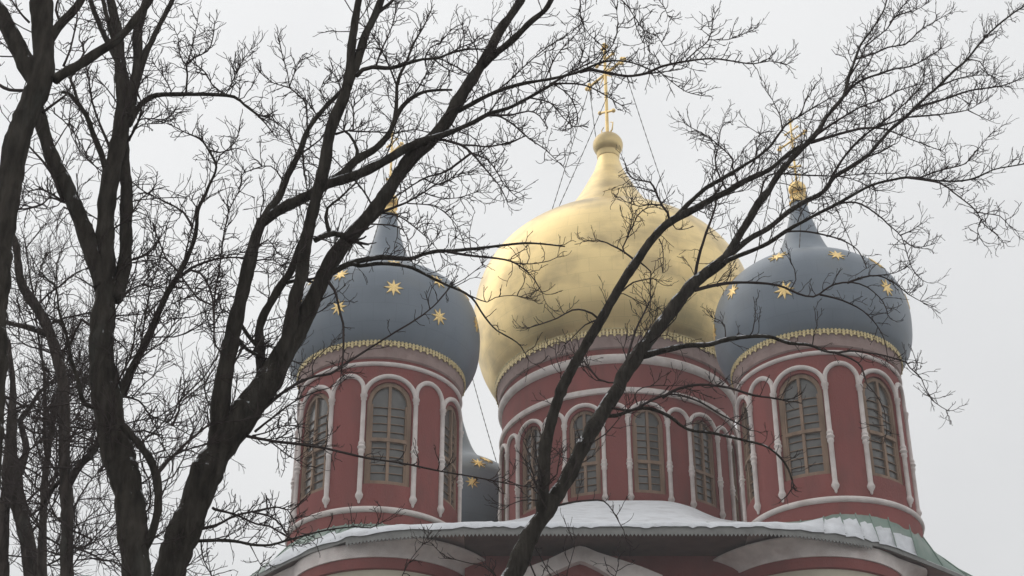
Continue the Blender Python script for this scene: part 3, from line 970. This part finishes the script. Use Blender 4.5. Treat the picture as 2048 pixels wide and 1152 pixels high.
L_('C', 5, 3, '602,307 620,295 640,280 652,265')
L_('C', 5, 3, '604,300 608,340 615,384')
L_('C', 4, 2, '566,362 542,333 512,337 490,345')
L_('C', 3, 1.5, '592,305 577,262 560,250 545,235')
L_('C', 5, 2, '614,268 613,210 600,193 580,175 545,165 520,145')
L_('C', 3, 1.5, '578,175 575,150 565,110 560,85')
L_('C', 3, 1.5, '580,172 595,130 605,110')
L_('C', 4, 2, '640,240 622,215 612,200')
L_('C', 3, 1.5, '657,210 640,180 655,160 670,165')
L_('C', 24, 5, '655,368 685,347 712,320 752,297 779,267 789,243 805,213 822,197 845,185 875,181 905,180')
L_('C', 5, 2, '822,198 838,175 848,155 862,135 872,120')
L_('C', 10, 2.5, '788,246 792,213 794,170 800,150 812,127 829,83 845,57 855,35 862,20')
L_('C', 5, 2, '793,170 779,133 762,100 742,67 720,47')
L_('C', 3, 1.5, '786,250 775,235 760,222')
L_('C', 9, 5, '712,322 714,300 708,285 698,270 688,262')
L_('C', 7, 2, '672,268 690,262 710,258 720,252')
L_('C', 4, 2, '700,262 740,263 770,264 790,266 832,260 862,268')
L_('C', 4, 1.5, '706,258 708,230 705,215 720,200 738,180')
L_('C', 4, 2, '942,150 905,130 878,118')
L_('C', 11, 3, '712,152 725,140 745,135 782,136 812,127 845,118 875,117 900,107 939,98 970,98 990,92')
L_('C', 5, 2, '752,134 760,110 770,85 785,50 790,25 792,5')
L_('C', 4, 1.5, '850,117 860,95 880,85 900,60')
L_('C', 4, 1.5, '868,118 880,128 900,140 925,150')
L_('C', 4, 1.5, '898,108 920,95 945,85 975,70')
L_('C', 3, 1.5, '925,100 928,75 925,50')
L_('C', 16, 11, '965,133 982,115 995,103 1024,80 1060,45 1090,20 1110,-15')
L_('C', 11, 3, '917,222 940,210 962,197 992,183 1024,173 1060,165 1091,160 1125,152 1157,143 1180,134 1197,127 1224,122 1264,125 1297,137')
L_('C', 8, 2, '1160,143 1181,138 1200,143 1224,148 1254,153 1291,147 1324,132 1371,123 1424,118 1467,122 1507,127 1540,122 1570,130')
L_('C', 4, 2, '1289,148 1325,143 1362,138')
L_('C', 3, 1.5, '1316,140 1344,163 1371,183 1394,190')
L_('C', 3.5, 1.5, '1370,123 1394,100 1417,80 1424,50 1430,27')
L_('C', 2.5, 1.5, '1415,80 1457,80 1480,70 1500,63')
L_('C', 3, 1.5, '1321,133 1312,115 1295,100 1300,80')
L_('C', 3, 1.5, '1147,147 1160,125 1168,100 1170,80')
L_('C', 3.5, 1.5, '1197,127 1207,110 1225,90 1235,55 1233,20')
L_('C', 4, 2, '992,184 1024,157 1054,127 1091,97 1131,73')
L_('C', 3.5, 1.5, '1090,160 1114,110 1147,73 1161,57 1165,40')
L_('C', 4, 1.5, '1110,-15 1157,-12 1162,37 1177,67 1201,90')
L_('C', 4, 1.5, '1112,-18 1180,-30 1237,-5 1264,27 1287,60 1317,73 1327,90')
L_('C', 2.5, 1.5, '1268,32 1275,60 1285,85')
L_('C', 3, 1.5, '1237,-5 1300,-15 1318,0 1330,15 1336,30')
L_('C', 7, 2, '868,277 892,282 922,290 945,307 962,327 979,347 1000,375 1012,400')
L_('C', 6, 3, '942,307 902,337 880,347 855,353 825,370 805,385 785,397')
L_('C', 4, 1.5, '845,357 880,370 912,350 935,345')
L_('C', 4, 1.5, '945,307 975,320 995,345 1010,370 1030,390')
L_('C', 5, 2, '920,290 950,290 979,293 1024,283 1045,275')
L_('C', 6, 2, '975,230 1024,230 1057,223 1080,232 1095,255')
L_('C', 5, 1.5, '975,229 1000,232 1024,247 1057,277 1091,300 1127,333')
L_('C', 3, 1.5, '1050,272 1030,282 1010,290')
L_('C', 4, 1.5, '1060,195 1100,205 1124,233 1144,253')
L_('C', 3.5, 1.5, '1105,168 1137,190 1154,223 1155,247 1141,256')
L_('C', 15, 3, '652,550 685,534 705,526 725,521 765,514 819,517 845,509 875,503 899,502 945,497 1005,491 1050,487 1090,488 1130,492')
L_('C', 7, 2, '895,503 945,511 992,517 1024,524 1050,540 1070,560 1085,585')
L_('C', 3, 1.5, '1024,524 1060,528 1100,522 1115,515')
L_('C', 10, 2, '705,527 720,531 752,527 789,529 825,537 862,554 899,571 932,587 950,605 962,624 978,645 995,661 1024,677 1042,692 1057,720')
L_('C', 8, 3, '510,835 560,790 595,766 630,752 660,748 692,727 732,701 779,671 825,644 865,614 899,576')
L_('C', 3, 1.5, '626,753 624,735 630,720 650,700 662,690')
L_('C', 7, 4, '650,555 668,580 675,604 682,630 687,647 687,701 682,744')
L_('C', 2.5, 1.5, '898,574 930,558 965,530')
L_('C', 3, 1.5, '940,592 975,604 992,594 1024,590 1050,595')
L_('C', 7, 2, '762,424 790,414 812,406 830,396 850,384 870,370 900,360 925,345')
L_('C', 4, 1.5, '760,425 785,428 802,434 832,457 859,481 880,505')
L_('C', 3, 1.5, '815,406 865,411 895,431 919,461 929,494')
L_('C', 4, 1.5, '735,447 765,449 789,452 805,460 812,471 822,490 826,512')
L_('C', 3, 1.5, '850,386 880,395 915,395 950,385')
L_('C', 14, 13, '630,480 650,470 668,466 690,473')
L_('C', 10, 3, '660,468 652,434 655,415 680,395 705,372')
L_('C', 24, 15, '525,765 520,720 518,665 528,630 545,600 562,570 580,545 593,510 600,490 612,470')
L_('C', 9, 9, '570,566 590,562 612,560')
L_('C', 4, 2, '518,490 535,480 545,490 555,508')
L_('C', 4, 2, '505,522 525,519 545,520 565,533')
L_('C', 6, 2, '510,862 545,835 595,800 640,780 660,775')
L_('C', 7, 2, '495,872 555,883 640,895 690,905 745,918 829,931 912,948 1024,968 1080,976')
L_('C', 4, 1.5, '505,872 530,866 570,850 592,851')
L_('C', 3.5, 1.5, '540,881 570,905 592,920')
L_('C', 3, 1.5, '510,870 530,890 560,875 600,880')
L_('C', 8, 2.5, '385,1062 433,1050 470,1031 512,1022 555,1015 575,1020 587,1038')
L_('C', 6, 3, '425,1015 428,1018 470,1030 512,1048 540,1052 570,1070 584,1077')
L_('C', 4, 3, '505,1024 540,1033 562,1052 580,1076')
L_('C', 9, 2, '370,1082 433,1080 470,1083 505,1090 540,1090 570,1081 600,1073 652,1061 712,1053 742,1055 765,1043')
L_('C', 4, 1.5, '402,1083 405,1110 415,1135 430,1160')
L_('C', 3, 1.5, '500,1090 512,1115 522,1132')
L_('C', 5, 2, '440,830 415,800 410,765 430,735')
L_('C', 4, 2, '468,640 455,622 440,626 430,645')
L_('C', 4, 2, '465,668 445,664 428,665')
L_('C', 9, 8, '474,640 482,650 495,670 512,690')
L_('C', 9, 8, '468,668 480,685 495,700 516,712')
L_('C', 8, 1.5, '355,1110 380,1190 600,1230 780,1210 805,1150 825,1115 848,1088')
L_('C', 5, 1.5, '780,1210 790,1215 1000,1190 978,1140 930,1125 890,1112 868,1090')
# --- E
L_('E', 54, 34, '960,1290 985,1230 1010,1180 1034,1135 1061,1068 1091,1025 1107,995', 'trunk')
L_('E', 26, 7, '1085,1035 1087,975 1089,901 1101,851 1121,785 1131,761 1151,724 1181,674 1204,637 1224,601 1251,554 1274,521 1301,484 1331,451 1357,434 1391,416 1424,397 1454,384 1490,363 1536,340 1569,313 1599,293', 'limb', [(0, 28), (.2, 24), (.4, 21), (.65, 18), (.8, 14), (1, 7)])
L_('E', 32, 10, '1100,1008 1134,955 1157,911 1184,861 1211,815 1237,775 1241,761 1271,717 1301,677 1331,637 1361,597 1387,567 1417,544 1444,524 1457,507 1477,471 1501,434 1517,407 1536,384 1556,350 1579,320 1605,293 1626,277', 'limb', [(0, 32), (.35, 31), (.6, 27), (.7, 18), (1, 12)])
L_('E', 12, 2, '1620,282 1640,258 1653,233 1686,193 1696,157 1709,123 1723,87 1743,60 1769,17 1775,-15')
L_('E', 12, 2, '1345,443 1377,407 1411,376 1440,360 1490,330 1536,297 1569,253 1603,230 1666,192')
L_('E', 14, 3, '1450,520 1471,501 1504,474 1536,456 1576,424 1609,404 1646,384 1669,353 1696,337 1733,313 1756,287 1783,257 1813,233 1846,200 1876,173 1906,143 1936,117 1966,80 1996,50 2029,23 2055,8')
L_('E', 11, 2.5, '1440,530 1454,521 1491,507 1536,487 1573,461 1623,434 1669,411 1703,391 1743,370 1786,360 1819,355 1869,360 1913,362 1949,357 1986,340 2016,333 2055,326')
L_('E', 4, 1.5, '1840,355 1886,340 1929,328 1946,310 1979,270')
L_('E', 5, 1.5, '1815,356 1879,365 1906,384 1929,402 1953,424 1966,447 1996,471')
L_('E', 3, 1.5, '1950,424 1970,428 2000,432 2018,450')
L_('E', 3, 1.5, '1962,440 1955,460 1960,475')
L_('E', 5, 1.5, '1676,408 1700,405 1723,409 1753,427 1776,447 1803,474 1813,507 1826,541 1845,560')
L_('E', 3, 1.5, '1800,470 1820,462 1840,450')
L_('E', 3, 1.5, '1808,480 1830,495 1862,490')
L_('E', 5, 2, '1570,464 1600,463 1636,467 1683,479 1716,501 1733,537')
L_('E', 8, 2, '1390,580 1424,571 1467,566 1536,567 1569,574 1596,587 1626,594 1649,581 1669,569 1703,564 1736,574 1766,604 1775,630')
L_('E', 5, 1.5, '1640,590 1686,601 1726,621 1753,651 1769,681 1774,711')
L_('E', 5, 1.5, '1695,565 1725,555 1756,552 1789,566 1816,587 1846,604')
L_('E', 3, 1.5, '1745,552 1790,545 1810,535')
L_('E', 3, 1.5, '1580,580 1592,560 1590,540 1583,525')
L_('E', 15, 5, '1280,712 1294,709 1324,702 1374,692 1417,689 1451,679 1491,674 1536,674 1579,686 1619,689 1649,702 1676,706')
L_('E', 5, 1.5, '1670,705 1703,717 1723,735 1733,768 1749,785 1769,821 1774,868')
L_('E', 5, 1.5, '1672,706 1700,702 1740,707 1769,711 1813,724 1819,734 1843,757 1849,775 1869,805 1896,821')
L_('E', 3, 1.5, '1452,680 1450,650 1440,640 1425,635')
L_('E', 9, 4, '1205,830 1231,831 1284,815 1334,831 1374,858 1424,865 1487,881 1536,895 1570,925 1585,960')
L_('E', 6, 3, '1215,815 1264,821 1301,801 1341,788 1391,801 1441,828 1474,845 1500,860')
L_('E', 7, 4, '1325,795 1345,782 1370,774 1401,770 1457,775 1507,790 1536,795 1562,800')
L_('E', 4, 1.5, '1165,895 1174,891 1211,868 1251,820')
L_('E', 3, 1.5, '1275,810 1270,790 1285,775 1320,770 1340,772')
L_('E', 5, 2, '1272,523 1247,504 1224,491 1204,482 1171,481')
L_('E', 4, 1.5, '1250,507 1246,495 1254,477 1267,447 1284,421 1320,411')
L_('E', 3, 1.5, '1254,475 1262,450 1264,430 1258,405')
L_('E', 6, 2.5, '1340,443 1336,425 1324,411 1311,384 1300,365 1270,360 1255,345 1250,325')
L_('E', 3, 1.5, '1310,384 1290,378 1265,372 1240,375')
L_('E', 4, 1.5, '1320,410 1300,408 1280,412 1255,404')
L_('E', 4, 1.5, '1280,525 1301,544 1301,557 1302,600 1300,625')
L_('E', 5, 2.5, '1240,584 1247,580 1267,564 1304,556')
L_('E', 5, 2, '1200,640 1184,627 1167,621 1144,621 1114,637 1061,654')
L_('E', 4, 1.5, '1192,640 1170,650 1150,670 1130,690')
L_('E', 8, 3, '1235,775 1247,747 1264,684 1277,647 1301,601')
L_('E', 5, 2, '1243,740 1260,720 1290,670 1305,645')
L_('E', 8, 4, '1389,572 1391,544 1401,501 1417,454 1431,411 1431,384')
L_('E', 3, 1.5, '1318,478 1325,490 1327,520 1325,545')
L_('E', 6, 2, '1690,192 1716,165 1766,145 1790,137 1820,133 1856,115 1882,98')
L_('E', 5, 1.5, '1712,118 1750,107 1776,95 1812,87 1836,63 1862,47 1899,27')
L_('E', 5, 2, '1688,190 1720,150 1735,130 1745,112')
L_('E', 5, 1.5, '1700,150 1722,115 1730,95 1738,80')
L_('E', 6, 2, '1628,275 1669,245 1722,213 1763,200 1796,182 1840,168')
L_('E', 8, 3, '1622,285 1679,267 1723,257 1750,256 1790,243 1813,232')
L_('E', 7, 2, '1660,362 1669,345 1693,307 1726,273 1763,247 1796,220 1826,190 1846,165 1848,140')
L_('E', 6, 2, '1830,216 1840,213 1903,193 1936,182 2003,172 2050,153')
L_('E', 4, 1.5, '1870,178 1910,160 1950,150 1985,150')
L_('E', 5, 1.5, '1808,236 1869,230 1933,220 1953,210 1968,203')
L_('E', 3, 1.5, '1935,220 1960,233 1978,242')
L_('E', 4, 1.5, '1750,257 1770,258 1820,277 1869,297 1890,307 1891,327')
L_('E', 3, 1.5, '1933,120 1960,123 1976,147 2000,160')
L_('E', 5, 2.5, '1728,316 1760,305 1786,290')
L_('E', 3, 1.5, '1692,170 1716,165 1731,187 1731,233 1727,268')
L_('E', 5, 2, '1520,395 1536,352 1603,350 1679,353 1720,365 1745,380')
L_('E', 3, 1.5, '1670,354 1736,348 1793,346')
L_('E', 4, 1.5, '1730,92 1772,60 1793,30 1819,-5')
L_('E', 3, 1.5, '1780,45 1800,28 1826,22 1856,5')
L_('E', 5, 1.5, '1455,384 1440,355 1430,315 1437,295 1420,275 1395,268')
L_('E', 5, 1.5, '1478,370 1465,335 1467,318 1440,292 1415,273 1380,255')
L_('E', 3, 1.5, '1437,293 1440,265 1448,245')
L_('E', 4, 1.5, '1500,335 1515,310 1512,280 1528,262')
L_('E', 4, 1.5, '1565,262 1560,230 1545,200')
L_('E', 4, 1.5, '1600,232 1610,205 1625,180')
L_('E', 4, 1.5, '1085,1000 1045,1000 1020,1010')
L_('E', 5, 2, '1110,1012 1125,1008 1150,1003 1180,1001 1207,1003 1225,1022 1248,1060')
L_('E', 3, 1.5, '1060,1075 1120,1180 1135,1140 1149,1095')
L_('E', 4, 1.5, '1050,1100 1100,1190 1215,1170 1237,1122')
# --- thin trees behind
L_('D1', 28, 13, '135,1200 134,1100 133,1000 129,900 126,768 115,715 100,668 80,625 60,595 45,570 38,540 33,500 22,465 10,430', 'trunk', [(0, 29), (.3, 26), (.5, 24), (.75, 22), (1, 12)])
L_('D1', 18, 12, '136,965 160,930 188,900 203,860 205,830')
L_('D1', 9, 8, '128,958 118,965 100,985 90,1005')
L_('D1', 6, 3, '138,1085 150,1095 185,1110 207,1122')
L_('D1', 4, 2, '140,1060 155,1050 190,1035 230,1022')
L_('D1', 4, 2, '140,1140 160,1110 177,1088 213,1048 235,1020')
L_('D1', 4, 2, '142,1030 155,1000 175,970 205,935')
L_('D1', 5, 3, '73,615 95,590 120,572 145,550 168,538')
L_('D1', 4, 2, '78,622 108,637 130,660')
L_('D1', 5, 2, '72,610 60,550 52,500 48,478')
L_('D1', 3, 1.5, '51,497 70,475 90,450')
L_('D1', 16, 10, '98,668 60,655 30,648 -10,640')
L_('D1', 5, 2, '112,710 85,700 50,690 20,660')
L_('D2', 38, 10, '64,1200 58,1110 45,1040 30,980 20,930 22,880 25,830 26,770 20,720 17,680', 'trunk', [(0, 30), (.3, 34), (.5, 40), (.6, 26), (.8, 14), (1, 8)])
L_('D2', 26, 20, '5,1200 8,1080 10,1000 14,950')
L_('D2', 20, 5, '38,945 52,900 45,860 42,840 60,815 75,790 95,770 118,752')
L_('D2', 5, 3, '44,848 65,865 85,868')
L_('D2', 4, 2, '48,832 70,820 95,815 110,795')
L_('D2', 5, 2, '25,830 10,800 5,760 15,700')
L_('D3', 24, 7, '85,1200 85,1080 87,1000 93,930 100,880 107,830 117,790 122,740 128,700', 'trunk')
L_('D3', 10, 4, '96,925 90,870 89,800 88,740 80,690 72,640')
L_('D3', 4, 2, '104,850 75,835 55,840')

rt = random.Random(11)
def resample(path, w0, w1, wl, step):
    """Catmull-Rom through the read points; returns (x, y, width, t)"""
    P = [Vector((a, b, 0)) for a, b in path]
    seg = [(P[i + 1] - P[i]).length for i in range(len(P) - 1)]
    tot = sum(seg)
    out = []; acc = 0
    for i in range(len(P) - 1):
        n = max(1, int(seg[i] / step + .5))
        p0 = P[max(i - 1, 0)]; p1 = P[i]; p2 = P[i + 1]; p3 = P[min(i + 2, len(P) - 1)]
        for k in range(n):
            t = k / n
            q = 0.5 * (2 * p1 + (p2 - p0) * t + (2 * p0 - 5 * p1 + 4 * p2 - p3) * t * t + (3 * p1 - p0 - 3 * p2 + p3) * t ** 3)
            out.append([q.x, q.y, 0, (acc + seg[i] * t) / tot])
        acc += seg[i]
    out.append([P[-1].x, P[-1].y, 0, 1.0])
    for o in out:
        t = o[3]
        if wl:
            for (a, wa), (b, wb) in zip(wl, wl[1:]):
                if a <= t <= b + 1e-9:
                    o[2] = wa + (wb - wa) * (t - a) / (b - a); break
        else:
            o[2] = w0 + (w1 - w0) * t ** .8
    return out, tot

class Tree:
    def __init__(s, key):
        s.k = key; s.Y = TREES[key]['Y']; s.nodes = []      # (px, py, Y, radius px)
        s.twigs = MB(); s.limbs = []; s.n = 0
trees = {k: Tree(k) for k in TREES}

def rot_about(v, ax, a):
    return Matrix.Rotation(a, 3, ax) @ v

def grow(mb, p, d, L, r, lev, rnd, up=0.10, nmin=3):
    """a shoot and its side shoots"""
    n = 6 if lev == 0 else (5 if lev == 1 else 4)
    step = L / n
    pts = [p.copy()]; rad = [r]
    cur = p.copy(); dd = d.normalized()
    kink = 0.26 if lev < 2 else 0.22
    dirs = [dd.copy()]
    for i in range(n):
        dd = dd + Vector((rnd.gauss(0, kink), rnd.gauss(0, kink), rnd.gauss(0, kink) + up * (1 + .5 * lev)))
        dd.normalize()
        cur = cur + dd * step
        pts.append(cur.copy()); dirs.append(dd.copy())
        rad.append(max(0.0032 if lev < 2 else 0.0024, r * (1 - 0.5 * (i + 1) / n)))
    mb.tube(pts, rad, 4 if lev == 0 else 3, False)
    if lev >= 2 or L < 0.14: return
    k = max(2, int(L / (0.135 if lev == 0 else 0.07) + rnd.random()))
    for j in range(k):
        t = 0.22 + 0.78 * (j + rnd.random() * .7) / k
        f = min(n - 1e-3, t * n); i = int(f)
        q = pts[i].lerp(pts[i + 1], f - i)
        ax = Vector((rnd.gauss(0, 1), rnd.gauss(0, 1), rnd.gauss(0, 1))).normalized()
        nd = rot_about(dirs[i], ax, R(rnd.uniform(28, 58)))
        grow(mb, q, nd, L * rnd.uniform(.3, .55) * (1.1 - .3 * t), max(0.0036 if lev == 0 else 0.0027, rad[i] * .72), lev + 1, rnd, up)

def nearest(T, x, y):
    best = None
    for q in T.nodes:
        d = (q[0] - x) ** 2 + (q[1] - y) ** 2 - (q[3] ** 2) * .5
        if best is None or d < best[0]: best = (d, q)
    return best[1] if best else None

built = []
for (tk, w0, w1, path, kind, wl) in X:
    T = trees[tk]
    sc = .88 if (tk in 'BC' and max(w0, w1) > 18) else .95
    w0 *= sc; w1 *= sc
    if wl: wl = [(a, b * sc) for a, b in wl]
    thick = max(w0, w1)
    step = 10 if thick > 14 else 14
    rs_, tot = resample(path, w0, w1, wl, step)
    par = nearest(T, *path[0]) if kind != 'trunk' else None
    Y0 = par[2] if par else T.Y
    if kind == 'trunk': slope = 0
    elif thick > 20: slope = rt.uniform(-.25, .25)
    else: slope = rt.choice((-1, 1)) * rt.uniform(.15, .6)
    pxm = F / (T.Y / CT)               # pixels per metre at this tree, roughly
    pts = []; rad = []
    wob = 0
    ph = rt.random() * 6
    for (x, y, w, t) in rs_:
        s_ = t * tot
        Yd = Y0 + slope * (s_ / pxm) * (1 - .35 * t)
        if kind == 'trunk': Yd = T.Y
        jx = math.sin(s_ / 31 + ph) * min(1.6, .02 * w + .5) + rt.gauss(0, .25)
        p = at_y(x + jx, y + math.cos(s_ / 27 + ph) * .8, Yd)
        depth = (p - EYE).dot(Vector((0, CT, ST)))
        ww = w * (1 + .05 * math.sin(s_ / 22 + ph * 2) + rt.gauss(0, .035) + .04 * math.sin(s_ / 9 + ph))
        pts.append(p); rad.append(max(.0035, ww / 2 * depth / F))
        T.nodes.append((x, y, Yd, w / 2))
    if kind == 'trunk':
        # carry the trunk down to its root flare on the ground
        p0, p1 = pts[0], pts[2]
        d = (p0 - p1).normalized(); d.z = min(d.z, -.6)
        base = []
        r0 = rad[0]; cur = p0.copy(); h = cur.z
        nn = 10
        for i in range(1, nn + 1):
            d = (d * .7 + Vector((0, 0, -.3))).normalized()
            st_ = h / nn
            cur = Vector((cur.x + d.x / max(.3, -d.z) * st_, cur.y + d.y / max(.3, -d.z) * st_ * .2, h - st_ * i))
            base.append((cur.copy(), r0 * (1 + .35 * i / nn + (.5 if i == nn else 0))))
        base[-1][0].z = -.1
        pts = [b[0] for b in reversed(base)] + pts
        rad = [b[1] for b in reversed(base)] + rad
        T.base = Vector((pts[0].x, pts[0].y, 0))
        if tk == 'A': rad[-1] *= .9
    T.limbs.append((kind, pts, rad, thick))
    built.append((T, pts, rad, thick, tot, pxm, kind))

# side shoots on everything that was read from the photograph
DENS = {'A': 1.5, 'B': 2.2, 'C': 2.2, 'E': 2.3, 'D1': 1.5, 'D2': 1.4, 'D3': 1.5}
rg = random.Random(23)
for (T, pts, rad, thick, tot, pxm, kind) in built:
    start = 10 if kind == 'trunk' else 1
    acc = 0
    nxt = rg.uniform(5, 20)
    Ltot = len(pts)
    for i in range(start, Ltot - 1):
        a, b = pts[i], pts[i + 1]
        w = rad[i] * 2 * pxm
        seg = (b - a).length * pxm
        acc += seg
        while acc > nxt:
            if w > 26: gap, lo, hi = 95, 55, 170
            elif w > 13: gap, lo, hi = 46, 45, 120
            elif w > 5: gap, lo, hi = 24, 32, 90
            else: gap, lo, hi = 15, 20, 60
            nxt += gap * rg.uniform(.55, 1.5) / DENS[T.k]
            # low on the two right-hand trees most side shoots have been shed
            q_ = a - EYE
            elev = math.degrees(math.atan2(q_.z, math.hypot(q_.x, q_.y)))
            az_ = math.degrees(math.atan2(q_.x, q_.y))
            if (T.k == 'E' or (T.k == 'C' and az_ > -8)) and elev < 32.8 and az_ < 14 and rg.random() < .66: continue
            d = (b - a).normalized()
            ax = d.cross(Vector((rg.gauss(0, 1), rg.gauss(0, 1), rg.gauss(0, 1)))).normalized()
            nd = rot_about(d, ax, R(rg.uniform(30, 70)))
            if rg.random() < .75 and nd.z < 0: nd.z *= -.6
            L = rg.uniform(lo, hi) / pxm
            up = .12 if rg.random() < .72 else -.08
            p = a.lerp(b, rg.random())
            grow(T.twigs, p, nd, L, max(.005, min(rad[i] * .5, L * .014)), 0 if L * pxm > 38 else 1, rg, up)
    if thick < 14 and kind != 'trunk':     # the tip breaks up into a spray
        d = (pts[-1] - pts[-3]).normalized()
        for q in range(rg.randint(2, 4)):
            nd = (d + Vector((rg.gauss(0, .4), rg.gauss(0, .4), rg.gauss(0.1, .4)))).normalized()
            grow(T.twigs, pts[-1], nd, rg.uniform(22, 60) / pxm, max(.004, rad[-1] * .8), 1, rg, .08)

# thicket of free boughs in the crowns of the trees behind
rb = random.Random(5)
def bough(T, x, y, ang, Lpx, w):
    par = nearest(T, x, y)
    pxm = F / (T.Y / CT)
    p = at_y(par[0], par[1], par[2])
    d = Vector((math.cos(R(ang)), rb.gauss(0, .45), math.sin(R(ang)))).normalized()
    grow(T.twigs, p, d, Lpx / pxm, w / 2 / pxm, 0, rb, .06)
for i in range(90):
    T = trees[rb.choice(('D1', 'D1', 'D2', 'D3', 'B', 'B'))]
    q = rb.choice([n_ for n_ in T.nodes if n_[1] > 520] )
    bough(T, q[0], q[1], rb.uniform(-10, 190), rb.uniform(120, 260), rb.uniform(2.5, 5))

for k, T in trees.items():
    tr_ = bpy.data.objects.new('tree', None)
    COL.objects.link(tr_)
    tr_.location = T.base
    tag(tr_, TREES[k]['label'], 'tree', 'bare trees in front of the cathedral')
    bm_ = M[TREES[k]['bark']]
    thin = MB()
    for kind, pts, rad, thick in T.limbs:
        pts = [p - T.base for p in pts]
        if kind == 'trunk' or thick >= 8:
            m = MB(); m.tube(pts, rad, 14 if thick > 20 else 9)
            me = m.mesh('trunk' if kind == 'trunk' else 'limb', bm_)
            obj('trunk' if kind == 'trunk' else 'limb', me, tr_)
        else:
            thin.tube(pts, rad, 6)
    o_ = len(thin.v)
    vs = [(v[0] - T.base.x, v[1] - T.base.y, v[2] - T.base.z) for v in T.twigs.v]
    thin.add(vs, T.twigs.f)
    obj('crown', thin.mesh('crown', M['twig']), tr_)
    print('tree', k, len(thin.f))
